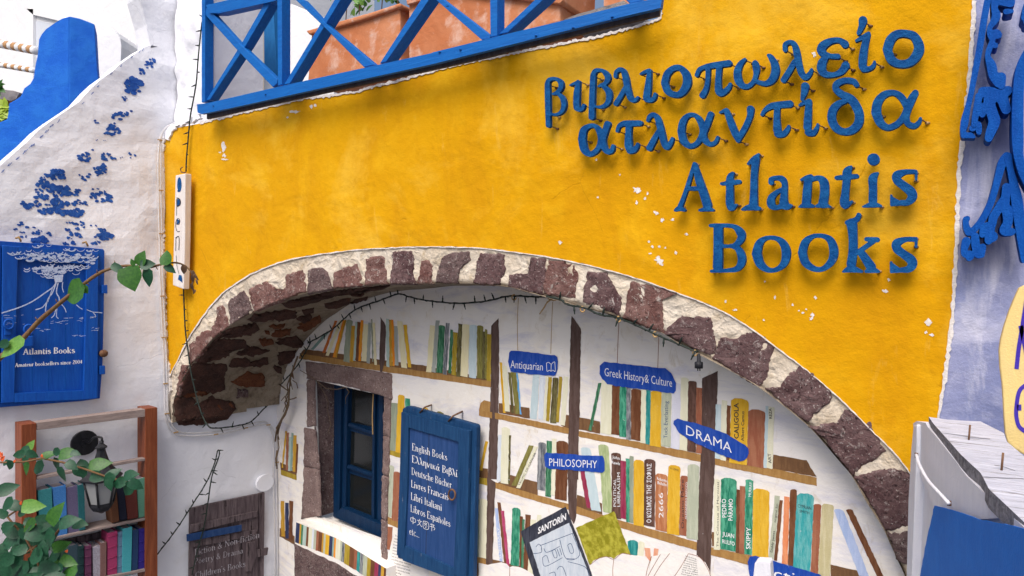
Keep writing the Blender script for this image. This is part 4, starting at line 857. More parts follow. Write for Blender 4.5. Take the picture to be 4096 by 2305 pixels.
# ---------------------------------------------------------------- hanging blue shutter with the list of languages
hs = thing('hanging_shutter', 'weathered blue panelled shutter lettered with eight lines about languages of the books', 'shutter sign', BACK.at(1750, 2300))
HP = BACK.off(.13)
slab('backing_board', CS((60, 72), (95, 52), (130, 56), (660, 205), (672, 225), (655, 900), (640, 1500), (20, 1300), (40, 500)), HP.off(-.03), .045, sign_b, hs, bev=.008)
slab('stile', CS((50, 100), (112, 118), (100, 700), (70, 1320), (14, 1275), (38, 600)), HP, .028, sign_b, hs, bev=.004)
slab('stile', CS((522, 232), (612, 254), (600, 800), (580, 1480), (478, 1440), (512, 700)), HP, .028, sign_b, hs, bev=.004)
slab('rail', CS((112, 120), (522, 233), (520, 345), (110, 228)), HP.off(-.001), .028, sign_b, hs, bev=.003)
slab('rail', CS((80, 1200), (490, 1390), (486, 1480), (60, 1320)), HP.off(-.001), .028, sign_b, hs, bev=.003)
hpan = slab('panel', CS((118, 232), (520, 340), (512, 800), (486, 1395), (82, 1215), (104, 700)), HP.off(-.018), .01, wood('sign_panel', (.010, .045, .155), (.03, .075, .22), 'z', .6, chips=((.10, .12, .2), 2, .68)), hs)
line(CS, [(280, 280), (268, 800), (252, 1290)], 3.5, ink, HP.off(-.0175), hs, 'board_joint')
TP = HP.off(-.0165)
for s, a, b2 in (('English Books', (138, 412), (430, 500)), ('Ελληνικά Βιβλί', (136, 510), (515, 636)), ('Deutsche Bücher', (134, 612), (468, 728)), ('Livres Francais', (130, 714), (440, 826)), ('Libri Italiani', (128, 816), (386, 914)), ('Libros Españoles', (126, 916), (456, 1046)), ('中文图书', (124, 1010), (332, 1086)), ('etc...', (118, 1104), (202, 1134))):
    s = s.replace('Ε', 'E').replace('Β', 'B'); serif_text('sign_lettering', s, a, b2, 57, TP, letters_w, hpan, CS, wt=.95)
ring_c = CS((468, 780))[0]
tube('ring_pull', [HP.off(.012).at(ring_c[0]+13*math.cos(k*math.pi/8)*1.05, ring_c[1]+21*math.sin(k*math.pi/8)) for k in range(16)], .007, rust, hs, closed=True)
for a in (((245, 60), (300, 42)), ((480, 130), (555, 95))):
    p = CS(a[0], a[1]); tube('hook', [BACK.off(.10).at(p[0][0]-20, p[0][1]+22), BACK.off(.12).at(*p[0]), BACK.off(.06).at((p[0][0]+p[1][0])/2, (p[0][1]+p[1][1])/2), BACK.off(.0).at(*p[1])], .007, rust, hs)
    tube('nail', [BACK.off(.01).at(*p[1]), BACK.off(.01).at(p[1][0], p[1][1]+38)], .002, ink, hs)
# ---------------------------------------------------------------- blue letters standing off the facade on pins
ROWS = {
 'first line': [(L1, 'β', [[(265, 290, 30), (268, 480, 32), (275, 785, 27)], [(262, 300, 28), (285, 240, 25), (360, 224, 20), (415, 255, 28), (430, 310, 30), (410, 362, 25), (370, 395, 20), (330, 408, 13)], [(385, 395, 20), (440, 450, 28), (462, 520, 30), (452, 590, 26), (410, 640, 20), (350, 655, 15), (300, 645, 14)]]),
  (L1, 'ι', [[(537, 303, 9), (580, 285, 16), (640, 255, 15)], [(634, 262, 24), (617, 400, 36), (612, 520, 36), (616, 570, 36)], [(620, 578, 34), (650, 596, 24), (685, 582, 22), (700, 543, 19)]]),
  (L1, 'β', [[(812, 190, 32), (802, 400, 33), (795, 685, 35)], [(812, 185, 30), (840, 130, 26), (910, 122, 20), (965, 160, 32), (990, 220, 33), (960, 278, 24), (910, 302, 17), (875, 316, 11)], [(915, 298, 20), (985, 360, 34), (1006, 430, 35), (988, 510, 29), (930, 558, 22), (860, 562, 14), (830, 550, 12)]]),
  (L1, 'λ', [[(1080, 198, 22), (1090, 145, 22), (1130, 115, 26), (1175, 130, 30), (1203, 220, 36), (1228, 350, 35), (1258, 450, 34), (1295, 482, 28), (1330, 472, 22), (1350, 448, 16)], [(1195, 340, 26), (1145, 430, 28), (1088, 522, 30)]]),
  (L1, 'ι', [[(1378, 170, 8), (1420, 150, 20), (1485, 120, 18)], [(1488, 125, 24), (1472, 300, 36), (1455, 440, 42), (1458, 462, 40)], [(1465, 475, 33), (1510, 482, 25), (1545, 455, 24), (1557, 410, 20)]]),
  (L1, 'ο', [[(1670, 275, 42), (1702, 165, 40), (1780, 98, 34), (1860, 98, 36), (1925, 170, 46), (1940, 270, 49), (1905, 355, 45), (1845, 412, 36), (1775, 412, 36), (1705, 372, 40), (1670, 275, 42)]]),
  (L1, 'π', [[(2055, 182, 24), (2085, 118, 26), (2140, 88, 26), (2230, 68, 34), (2440, 38, 38)], [(2192, 100, 30), (2185, 250, 26), (2165, 350, 30), (2125, 422, 38)], [(2325, 80, 36), (2312, 250, 34), (2318, 370, 42), (2350, 396, 38), (2400, 372, 33), (2440, 330, 27), (2458, 288, 19)]]),
  (L2, 'ω', [[(345, 515, 18), (292, 570, 32), (258, 660, 42), (270, 760, 44), (320, 820, 36), (380, 828, 28), (440, 780, 26), (472, 700, 28), (478, 620, 40), (465, 558, 34)], [(460, 762, 24), (520, 785, 26), (590, 795, 30), (660, 750, 42), (698, 660, 48), (690, 570, 44), (650, 495, 34), (622, 470, 22)]]),
  (L2, 'λ', [[(812, 402, 28), (815, 342, 28), (870, 315, 26), (920, 345, 34), (948, 440, 40), (970, 560, 38), (1000, 670, 38), (1050, 722, 34), (1098, 682, 27), (1120, 635, 19)], [(922, 545, 32), (860, 650, 34), (795, 752, 34)]]),
  (L2, 'ε', [[(1508, 338, 44), (1440, 292, 30), (1340, 302, 36), (1258, 350, 48), (1230, 408, 50), (1270, 455, 38), (1340, 476, 28), (1425, 480, 30)], [(1290, 480, 30), (1240, 560, 50), (1238, 640, 50), (1290, 688, 36), (1390, 690, 28), (1470, 650, 38), (1515, 585, 46)]]),
  (L2, 'ί', [[(1715, 62, 50), (1700, 130, 36), (1665, 210, 24)], [(1637, 298, 15), (1700, 265, 24), (1780, 218, 26)], [(1776, 225, 30), (1738, 350, 42), (1715, 500, 48), (1710, 590, 46)], [(1725, 620, 42), (1780, 625, 28), (1835, 592, 24), (1850, 545, 17)]]),
  (L2, 'ο', [[(1998, 400, 54), (2035, 290, 54), (2110, 222, 46), (2220, 215, 42), (2315, 252, 50), (2368, 370, 60), (2340, 465, 58), (2260, 548, 48), (2140, 566, 44), (2045, 515, 52), (1998, 400, 54)]])],
 'second line': [(L1, 'α', [[(678, 950, 44), (698, 845, 40), (760, 795, 28), (830, 790, 26), (885, 850, 34), (908, 950, 36), (878, 1050, 30), (820, 1112, 30), (760, 1126, 32), (702, 1068, 42), (678, 950, 44)], [(985, 768, 38), (958, 850, 36), (930, 960, 34), (945, 1050, 36), (990, 1102, 30), (1035, 1085, 28), (1052, 1030, 20)]]),
  (L1, 'τ', [[(1103, 850, 20), (1125, 792, 24), (1180, 762, 32), (1240, 760, 36), (1372, 758, 34)], [(1242, 790, 38), (1235, 900, 36), (1235, 1010, 44), (1245, 1060, 42)], [(1252, 1088, 36), (1300, 1080, 34), (1338, 1038, 24), (1345, 1005, 16)]]),
  (L1, 'λ', [[(1470, 725, 20), (1490, 680, 26), (1535, 655, 27), (1580, 690, 32), (1610, 780, 38), (1640, 900, 38), (1665, 1000, 36), (1700, 1042, 36), (1745, 990, 28), (1763, 942, 20)], [(1598, 855, 26), (1545, 950, 34), (1490, 1055, 38)]]),
  (L1, 'α', [[(1868, 850, 43), (1890, 740, 40), (1950, 668, 28), (2025, 660, 26), (2090, 720, 36), (2128, 840, 36), (2105, 930, 34), (2050, 1005, 30), (1970, 1032, 32), (1895, 968, 42), (1868, 850, 43)], [(2222, 652, 36), (2180, 770, 38), (2130, 890, 42), (2160, 970, 36), (2220, 1010, 28), (2280, 985, 24), (2307, 928, 20)]]),
  (L2, 'ν', [[(60, 1132, 14), (110, 1108, 20)], [(130, 1110, 30), (182, 1250, 40), (230, 1370, 40), (268, 1455, 28)], [(410, 1092, 42), (402, 1180, 34), (350, 1300, 34), (295, 1400, 32), (268, 1460, 22)]]),
  (L2, 'τ', [[(545, 1155, 20), (575, 1108, 24), (640, 1062, 34), (720, 1045, 38), (868, 1032, 40)], [(720, 1080, 36), (715, 1200, 36), (720, 1330, 46)], [(730, 1375, 46), (790, 1382, 34), (838, 1332, 28), (855, 1290, 17)]]),
  (L2, 'ί', [[(1045, 828, 48), (1035, 890, 38), (1010, 975, 22)], [(978, 1048, 13), (1020, 1025, 22), (1095, 993, 22)], [(1088, 1005, 34), (1078, 1150, 42), (1070, 1300, 46)], [(1085, 1358, 46), (1140, 1370, 32), (1180, 1312, 24), (1192, 1268, 14)]]),
  (L2, 'δ', [[(1642, 808, 32), (1600, 768, 34), (1500, 760, 34), (1412, 800, 38), (1402, 860, 38), (1470, 920, 42), (1580, 980, 50), (1648, 1080, 54), (1675, 1180, 52), (1655, 1270, 52), (1580, 1340, 46), (1480, 1352, 40), (1395, 1300, 48), (1352, 1200, 50), (1372, 1095, 48), (1440, 1025, 36), (1515, 1000, 24)]]),
  (L2, 'α', [[(1868, 1130, 57), (1885, 1020, 52), (1955, 930, 42), (2060, 900, 32), (2150, 942, 40), (2215, 1040, 42), (2225, 1100, 42), (2175, 1200, 38), (2100, 1272, 36), (2000, 1305, 36), (1915, 1245, 50), (1868, 1130, 57)], [(2325, 905, 38), (2280, 980, 48), (2235, 1090, 46), (2215, 1180, 42), (2240, 1260, 36), (2310, 1288, 32), (2365, 1248, 27), (2384, 1202, 19)]])],
 'third line': [(L3, 'A', [[(238, 132, 14), (190, 300, 20), (140, 450, 20), (98, 560, 24)], [(50, 598, 14), (90, 580, 24), (140, 598, 14)], [(243, 140, 20), (282, 290, 36), (330, 430, 40), (368, 550, 42)], [(292, 598, 13), (370, 585, 24), (424, 598, 13)], [(175, 382, 20), (290, 382, 22)]]),
  (L3, 't', [[(622, 228, 14), (592, 280, 34), (590, 420, 36), (590, 520, 38), (600, 570, 34)], [(508, 335, 15), (590, 326, 24), (682, 316, 22)], [(618, 575, 26), (655, 545, 12)]]),
  (L3, 'l', [[(772, 138, 12), (830, 92, 28), (878, 42, 12)], [(850, 90, 36), (832, 250, 34), (828, 420, 36), (825, 540, 42)], [(710, 592, 10), (790, 568, 30), (878, 580, 20)]]),
  (L3, 'a', [[(1000, 322, 26), (1002, 292, 24), (1050, 277, 22), (1110, 290, 32), (1135, 345, 28), (1128, 450, 34), (1128, 535, 42), (1160, 558, 34), (1197, 552, 15)], [(1115, 388, 20), (1050, 425, 24), (1002, 480, 36), (1003, 545, 38), (1050, 572, 22), (1105, 555, 26)]]),
  (L3, 'n', [[(1298, 296, 11), (1350, 275, 22), (1395, 260, 20)], [(1368, 290, 38), (1356, 420, 42), (1348, 530, 42)], [(1278, 563, 9), (1348, 545, 28), (1420, 558, 14)], [(1400, 292, 22), (1470, 278, 26), (1522, 320, 44), (1530, 420, 44), (1515, 530, 46)], [(1450, 557, 14), (1515, 545, 28), (1588, 563, 9)]]),
  (L3, 't', [[(1797, 162, 9), (1755, 215, 42), (1748, 300, 38), (1735, 430, 38), (1725, 520, 44), (1730, 560, 24)], [(1648, 276, 20), (1750, 268, 26), (1850, 260, 22)], [(1750, 550, 28), (1802, 512, 12)]]),
  (L3, 'i', [[(2012, 93, 58), (2020, 93, 58)], [(2062, 226, 8), (2010, 280, 42), (2010, 380, 40), (2008, 500, 42)], [(1905, 563, 7), (2008, 542, 28), (2090, 555, 12)]]),
  (L3, 's', [[(2440, 212, 14), (2438, 290, 12)], [(2425, 215, 22), (2330, 218, 26), (2250, 252, 44), (2250, 300, 42), (2310, 350, 42), (2388, 415, 48), (2398, 470, 46), (2350, 520, 30), (2280, 525, 26), (2200, 540, 16)], [(2192, 452, 12), (2192, 545, 12)], [(2200, 480, 18), (2250, 520, 28)]])],
 'fourth line': [(L3, 'B', [[(475, 780, 45), (474, 960, 44), (470, 1160, 46)], [(398, 750, 16), (460, 748, 20), (620, 756, 22), (690, 812, 38), (705, 870, 38), (662, 932, 28), (600, 952, 18), (500, 952, 20)], [(600, 952, 20), (665, 975, 28), (705, 1050, 38), (705, 1120, 38), (660, 1178, 28), (560, 1195, 20), (408, 1202, 15)]]),
  (L3, 'o', [[(856, 1030, 46), (882, 930, 38), (950, 875, 22), (1050, 877, 24), (1120, 930, 36), (1150, 1020, 44), (1130, 1120, 36), (1060, 1182, 24), (970, 1190, 26), (890, 1130, 40), (856, 1030, 46)]]),
  (L3, 'o', [[(1308, 1020, 42), (1340, 915, 38), (1420, 855, 22), (1520, 855, 24), (1590, 900, 36), (1622, 1005, 44), (1600, 1100, 38), (1520, 1175, 26), (1430, 1180, 28), (1342, 1120, 38), (1308, 1020, 42)]]),
  (L3, 'k', [[(1870, 645, 24), (1845, 690, 28), (1755, 720, 24)], [(1800, 730, 52), (1812, 860, 44), (1812, 1000, 44), (1795, 1130, 46)], [(1712, 1207, 10), (1795, 1180, 34), (1902, 1207, 12)], [(2052, 890, 26), (1945, 884, 22)], [(2015, 905, 24), (1930, 965, 24), (1850, 1020, 22)], [(1885, 1010, 36), (1940, 1085, 42), (1990, 1160, 48)], [(1938, 1205, 14), (2000, 1190, 30), (2066, 1205, 14)]]),
  (L3, 's', [[(2440, 876, 14), (2437, 958, 14)], [(2425, 886, 24), (2330, 888, 26), (2248, 925, 44), (2250, 980, 44), (2310, 1030, 42), (2388, 1090, 48), (2400, 1140, 46), (2360, 1182, 34), (2280, 1192, 24), (2195, 1205, 16)], [(2190, 1115, 13), (2192, 1208, 14)], [(2200, 1140, 18), (2250, 1185, 26)]])]}
ORD = ['first', 'second', 'third', 'fourth', 'fifth', 'sixth', 'seventh', 'eighth', 'ninth', 'tenth', 'eleventh', 'last']
LPL = WALL.off(.072)
for row, L in ROWS.items():
    for k, (c, ch, st) in enumerate(L):
        xs = [q[0] for s in st for q in s]; ys = [q[1] for s in st for q in s]
        n = len(L); pos = 'last' if k == n-1 else ORD[k]
        lo = c((sum(xs)/len(xs), max(ys)))[0]
        th = thing('blue_letter', f'blue letter {ch}, {pos} from the left in the {row} of the wall lettering', 'letter', LPL.at(*lo), 'blue letters standing off the yellow wall')
        shape('letter_face', st, c, LPL, .026, letter_b, th, bev=.003)
        pts = [st[0][0], st[0][-1], st[-1][-1]]+([st[-1][len(st[-1])//2]] if len(st[-1]) > 2 else [])
        for q in pts[:3]:
            p = c((q[0], q[1]))[0]; P = LPL.at(*p); e = P+(Vector((.026, .071, -.010)) if row in ('first line', 'second line') else Vector((0, .071, 0))); tube('mounting_pin', [P+Vector((0, .02, 0)), e], .003, rust, th, 5); tube('wall_plug', [e-Vector((.006, .012, 0)), e+Vector((.004, .003, 0))], .0065, rust if q[0] % 2 else straw, th, 7)
# ---------------------------------------------------------------- white side wall (runs past the facade corner into the arch)
side = thing('side_wall', 'lumpy whitewashed side wall with a sloping top edge and painted blue smoke clouds', 'wall', SIDE.at(300, 1600))
slope = C0((-500, 1640), (-100, 1330), (0, 1255), (100, 1165), (200, 1080), (300, 980), (400, 905), (520, 825), (600, 770), (700, 660), (765, 600), (850, 540), (900, 490), (1000, 420), (1085, 360), (1150, 338), (1200, 352))
sw = slope+D0((380, 120), (372, 60), (352, -10), (352, -60), (462, -60), (470, 300), (440, 318), (418, 345), (415, 700), (420, 950), (432, 1060), (440, 1000), (500, 850))+[(1185, 1300), (1185, 2600), (-700, 2600)]
def uvw(P): return (P-SIDE.p).dot(SA), P.z
def side_mesh(poly):
    """grid clipped to the outline with gentle hand-made relief"""
    pts3 = [SIDE.at(*p) for p in poly]
    o = prism('plaster_face', pts3, .28, white_w, side)
    bm = bmesh.new(); bm.from_mesh(o.data)
    bmesh.ops.triangulate(bm, faces=bm.faces)
    base = Vector(o.location)
    us = [(v.co+base-SIDE.p).dot(SA) for v in bm.verts]; zs = [v.co.z+base.z for v in bm.verts]
    st = .07
    u = min(us)+st
    while u < max(us):
        bmesh.ops.bisect_plane(bm, geom=bm.verts[:]+bm.edges[:]+bm.faces[:], plane_co=SIDE.p+SA*u-base, plane_no=SA); u += st
    z = min(zs)+st
    while z < max(zs):
        bmesh.ops.bisect_plane(bm, geom=bm.verts[:]+bm.edges[:]+bm.faces[:], plane_co=Vector((0, 0, z))-base, plane_no=Vector((0, 0, 1))); z += st
    for v in bm.verts:
        P = v.co+base
        if abs((P-SIDE.p).dot(SIDE.n)) < .01:
            u = (P-SIDE.p).dot(SA)
            am = .026 if P.z > 3.2 else .012
            d = noise.noise(Vector((u*1.8, P.z*2.6, 1)))*am*1.4+noise.noise(Vector((u*6, P.z*8, 4)))*am*.35-am*.7
            v.co += SIDE.n*d
    bm.to_mesh(o.data); bm.free()
    o.data.polygons.foreach_set('use_smooth', [False]*len(o.data.polygons))
    m = o.modifiers.new('smooth_edges', 'BEVEL'); m.width = .02; m.segments = 2; m.limit_method = 'ANGLE'; m.angle_limit = R(60)
    return o
swo = side_mesh(sw)
bmx = bmesh.new(); bmx.from_mesh(swo.data)
for v in bmx.verts: v.co += swo.location
SWB = BVHTree.FromBMesh(bmx); bmx.free()
class Skin:
    """points laid on the lumpy side wall"""
    def __init__(s, d): s.d = d
    def at(s, u, v):
        h = SWB.ray_cast(EYE, ray(u, v))
        return (h[0] if h[0] is not None else SIDE.at(u, v))+SIDE.n*s.d
def skin_slab(name, poly, d, mat, parent):
    sk = Skin(d); q = [Vector((p[0], p[1], 0)) for p in poly]
    cx = sum(p[0] for p in poly)/len(poly); cy = sum(p[1] for p in poly)/len(poly)
    tri = tessellate_polygon([q]); V = [sk.at(*p) for p in poly]
    return mesh_obj(name, V, [tuple(t) for t in tri], mat, parent)
# painted smoke: clusters of brush dabs (x, y, rx, ry, dabs, dab size)
SMK = [(C0, 1140, 465, 38, 25, 8, 15), (C0, 1130, 500, 38, 22, 7, 15), (C0, 1080, 540, 38, 25, 9, 13), (C0, 1010, 650, 65, 62, 34, 26), (C0, 942, 738, 28, 22, 6, 10), (C0, 905, 880, 85, 30, 14, 17), (C0, 965, 850, 28, 25, 5, 14), (C0, 728, 930, 26, 20, 4, 11), (C0, 820, 995, 45, 32, 14, 17), (C0, 880, 985, 45, 38, 12, 17), (C0, 845, 940, 22, 20, 4, 16), (C0, 690, 1130, 14, 10, 3, 10),
       (C0, 640, 1190, 50, 40, 20, 16), (C0, 820, 1185, 58, 38, 20, 15), (C0, 910, 1190, 16, 6, 2, 7), (C0, 995, 1170, 26, 26, 6, 12), (C0, 765, 1275, 58, 36, 22, 17), (C0, 740, 1315, 40, 14, 6, 11), (C0, 640, 1335, 45, 30, 10, 13), (C0, 735, 1058, 10, 9, 2, 5), (C0, 790, 1060, 20, 6, 2, 6),
       (SM, 770, 200, 150, 70, 40, 34), (SM, 580, 255, 60, 20, 6, 22), (SM, 580, 330, 90, 45, 18, 32), (SM, 740, 400, 110, 50, 24, 36), (SM, 900, 430, 110, 70, 26, 38), (SM, 530, 430, 75, 25, 8, 22), (SM, 570, 510, 90, 40, 18, 34), (SM, 790, 490, 70, 18, 6, 26), (SM, 830, 590, 120, 60, 28, 38), (SM, 1060, 450, 60, 40, 8, 28),
       (SM, 370, 625, 80, 45, 18, 30), (SM, 500, 620, 60, 50, 10, 28), (SM, 660, 625, 40, 22, 4, 22), (SM, 720, 690, 80, 45, 18, 38), (SM, 580, 710, 60, 40, 12, 32), (SM, 870, 720, 110, 40, 20, 38), (SM, 1040, 725, 110, 50, 24, 40), (SM, 1040, 605, 50, 25, 6, 26), (SM, 1110, 580, 60, 35, 10, 20), (SM, 1200, 600, 30, 40, 4, 20),
       (SM, 1310, 500, 60, 50, 10, 32), (SM, 1400, 450, 60, 25, 6, 26), (SM, 1490, 500, 70, 35, 10, 30), (SM, 1400, 565, 80, 25, 8, 26), (SM, 1545, 560, 40, 18, 3, 28), (SM, 1320, 400, 55, 12, 4, 18), (SM, 280, 885, 40, 22, 5, 24), (SM, 215, 955, 26, 14, 3, 20), (SM, 375, 940, 35, 18, 3, 26), (SM, 465, 925, 22, 12, 2, 22), (SM, 560, 975, 30, 14, 2, 22),
       (SM, 300, 1000, 34, 14, 3, 20), (SM, 490, 1010, 70, 18, 7, 24), (SM, 680, 1025, 45, 24, 5, 24), (SM, 310, 1055, 60, 16, 5, 20), (SM, 560, 1100, 110, 45, 26, 44), (SM, 1080, 880, 75, 28, 10, 26), (SM, 960, 860, 45, 12, 4, 20), (SM, 935, 965, 45, 20, 5, 24), (SM, 1070, 950, 60, 16, 4, 26), (SM, 1160, 930, 20, 10, 2, 20),
       (SM, 1020, 1020, 50, 22, 5, 30), (SM, 1100, 1050, 30, 18, 3, 22), (SM, 960, 1080, 50, 14, 4, 18), (SM, 900, 1160, 60, 20, 6, 22), (SM, 1000, 1150, 45, 28, 6, 26), (SM, 1450, 1050, 105, 50, 30, 36), (SM, 1400, 970, 90, 22, 8, 24), (SM, 1290, 1140, 45, 24, 5, 26), (SM, 1370, 1130, 30, 14, 3, 20), (SM, 1290, 905, 45, 12, 4, 16), (SM, 1310, 1060, 30, 20, 3, 20)]
k = 0; V = []; F = []
def dab(V, F, x, y, r, rr, sk, elong=1):
    n = 9; s = len(V); a = rr.uniform(0, 3.14)
    for q in range(n):
        th = q*2*math.pi/n; e = r*rr.uniform(.8, 1.12)
        dx, dy = e*math.cos(th)*elong, e*math.sin(th)*.85; V.append(sk.at(x+dx*math.cos(a*.25)-dy*math.sin(a*.25), y+dx*math.sin(a*.25)+dy*math.cos(a*.25)))
    F.append(tuple(range(s, s+n)))
rr = random.Random(11)
for i, (c, x, y, rx, ry, n, dsz) in enumerate(SMK):
    V = []; F = []
    for q in range(n):
        th = rr.uniform(0, 6.28); rad = math.sqrt(rr.random())
        px, py = c((x+rx*rad*math.cos(th), y+ry*rad*math.sin(th)))[0]
        dab(V, F, px, py, dsz*c.k*rr.uniform(.5, .92), rr, Skin(.003+q*.00012), 1.3)
    mesh_obj('painted_cloud', V, F, splash, side)
for s, a, b2 in (('one', (230, 1085), (305, 1010)), ('when', (90, 1215), (215, 1100))): pass
tx = [('i', 440, 905), ('o', 375, 950), ('n', 340, 990), ('e', 300, 1030), ('w', 225, 1100), ('h', 180, 1140), ('e', 120, 1195), ('n', 60, 1240), ('s', 12, 1290), ('t', 620, 775), ('h', 690, 700), ('e', 730, 650), ('o', 830, 555), ('f', 910, 490), ('a', 985, 430), ('l', 1050, 385), ('l', 1075, 370)]
for ch, x, y in tx:
    Vt, Ft = text_mesh(ch, bold=.03); sk = Skin(.005); sc = 74 if x < 500 else 42
    q = [C0((x+(p[0]*.75-p[1]*.35)*sc+4, y-(p[0]*.65+p[1]*.72)*sc*(-.35 if x > 500 else -.2)-p[0]*sc*.5+p[1]*sc*.4))[0] for p in Vt]
    mesh_obj('edge_lettering', [sk.at(*p) for p in q], Ft, splash, side)
# pillar face at the end of the railing
pil = thing('white_pillar', 'rough whitewashed pillar between the side wall and the blue railing', 'pillar', Plane((0, 3.72, 0), (0, -1, 0)).at(750, 480))
PP = Plane((0, 3.62, 0), (0, -1, 0))
V = []; F = []
for i in range(16):
    for j in range(40):
        u = 715+(850-715)*i/15; v = -120+(520+120)*j/39; P = PP.at(u, v); V.append(P+Vector((0, -.03+noise.noise(P*4)*.05+noise.noise(P*11)*.02, 0)))
for i in range(15):
    for j in range(39): a = i*40+j; F.append((a, a+1, a+41, a+40))
mesh_obj('plaster_face', V, F, white_w, pil, smooth=True)
slab('core', D0((448, -60), (540, -60), (540, 330), (448, 330)), Plane((0, 3.68, 0), (0, -1, 0)), .5, white_w, pil)
strip('corner_plaster', D0((500, 292), (470, 305), (440, 314), (424, 330), (416, 350)), 22, WALL.off(.016), white_w, pil, 2, .03)
# ---------------------------------------------------------------- white cables down the corner
cab = thing('white_cable', 'pair of white painted cables clipped down the corner and round under the arch', 'cable', SIDE.at(690, 1700))
CP = SIDE.off(.02)
for k, dx in enumerate((0, 11)):
    a = crom([(708+dx*.2, 492-dx*.4, 0), (668+dx*.2, 508, 0), (644+dx*.3, 545, 0), (634+dx, 620, 0), (634+dx, 760, 0), (638+dx, 960, 0), (642+dx, 1150, 0), (650+dx, 1330, 0), (655+dx, 1430, 0), (658+dx, 1560, 0), (661+dx, 1640, 0), (672+dx, 1700-dx, 0), (705+dx, 1738-dx, 0), (790, 1743-dx, 0), (900, 1733-dx, 0), (1000, 1708-dx, 0), (1060, 1698-dx, 0), (1090-dx, 1712, 0), (1105-dx, 1770, 0), (1104-dx, 1900, 0), (1108-dx, 2030, 0), (1112-dx, 2330, 0)], 4)
    tube('cable', [CP.at(x, y) for x, y, z in a], .0065, cable_w, cab)
for u, v in ((636, 560), (640, 762), (642, 935), (645, 1025), (647, 1185), (652, 1350), (658, 1535), (664, 1655), (700, 1730), (860, 1738), (980, 1712), (1070, 1700), (1104, 1850)):
    P = SIDE.off(.028).at(u+4, v); box('clip', P, SA*.020, Vector((0, 0, .005)), SIDE.n*.004, straw, cab)
# ---------------------------------------------------------------- string lights
def twinkle(name, label, path, plane, hooks=()):
    t = thing(name, label, 'string light', plane.at(*path[0]), 'strings of small fairy lights')
    P = crom([(x, y, 0) for x, y in path], 5); pts = [plane.at(p[0], p[1]) for p in P]
    tube('cable', pts, .0058, cable_b, t)
    tw = [p+Vector((math.sin(i*1.9)*.006, 0, math.cos(i*1.9)*.006)) for i, p in enumerate(pts)]
    tube('twisted_cable', tw, .004, cable_b, t)
    src = None; d = 0; rr = random.Random(int(path[0][0]))
    for i in range(1, len(pts)):
        d += (pts[i]-pts[i-1]).length
        if d > .085:
            d = 0; ang = rr.choice([-1, 1])*rr.uniform(.7, 1.7); tg = (pts[i]-pts[i-1]).normalized()
            side_ = tg.cross(plane.n).normalized(); dr = (side_*math.sin(ang)+tg*math.cos(ang)*.5+plane.n*rr.uniform(0, .4)).normalized()
            if src is None:
                src = tube('bulb', [Vector((0, 0, 0)), Vector((0, 0, .03)), Vector((0, 0, .034)), Vector((0, 0, .05))], .0042, cable_b, None, 6, [.005, .006, .004, .003])
                # recentred origin sits at its base
                o = src
            else: o = src.copy(); COL.objects.link(o)
            o.location = pts[i]; o.rotation_euler = dr.to_track_quat('Z', 'Y').to_euler(); WL[o.name] = pts[i]; setp(o, t)
    return t
twinkle('string_light', 'fairy lights hanging from the railing down to the top of the open board', C0((1610, -20), (1535, 130), (1500, 400), (1480, 640), (1440, 860), (1425, 1000), (1408, 1200), (1405, 1295)), WALL.off(.03))
twinkle('string_light', 'fairy lights below the open board crossing the dark left end of the arch', C1((1385, 700), (1390, 850), (1400, 1050), (1420, 1200), (1440, 1350))+CL((268, 1150), (300, 1270), (340, 1370), (380, 1420)), WALL.off(.03))
ap = C3((60, 420), (100, 400), (240, 320), (330, 240), (400, 180), (480, 140), (600, 100), (740, 50), (820, 70), (930, 95), (1050, 110), (1200, 120), (1400, 105), (1550, 70), (1640, 65), (1780, 72), (1850, 70))
twinkle('string_light', 'string of fairy lights swagged along the top of the painted shelves under the arch', C3((-150, 740), (-60, 640), (0, 560), (40, 490), (80, 415))+ap, BACK.off(.06))
twinkle('string_light', 'short run of fairy lights under the right arch stones ending at a plug', C4((540, 70), (640, 90), (700, 130), (830, 155), (940, 205), (1060, 225), (1170, 265), (1290, 320), (1400, 370), (1540, 430), (1680, 490)), WALL.off(.0))
twinkle('string_light', 'string of fairy lights drooping below the rubble along the white jamb', CL((380, 1420), (460, 1420), (600, 1400), (690, 1370), (780, 1280), (880, 1180), (1000, 1020), (1080, 900), (1140, 790)), SIDE.off(.05))
twinkle('string_light', 'doubled string of fairy lights hung from a nail above the old wooden board', CW((1100, 1400), (1200, 1270), (1330, 1100), (1460, 900), (1560, 740), (1620, 600), (1645, 500), (1655, 540), (1600, 700), (1570, 900), (1540, 1080), (1490, 1260), (1450, 1440)), SIDE.off(.09))
pl = thing('plug', 'black cable plug hanging under the arch stones above the drama sign', 'plug', WALL.off(-.02).at(*C4((1690, 560))[0]))
q = C4((1690, 500), (1690, 560), (1690, 565), (1690, 610))
tube('plug_body', [WALL.off(.0).at(*p) for p in q], .01, blk, pl, 8, [.008, .011, .022, .022])
for dx in (-8, 8):
    q = C4((1690+dx, 605), (1690+dx, 630)); tube('prong', [WALL.off(.0).at(*p) for p in q], .003, blk, pl)
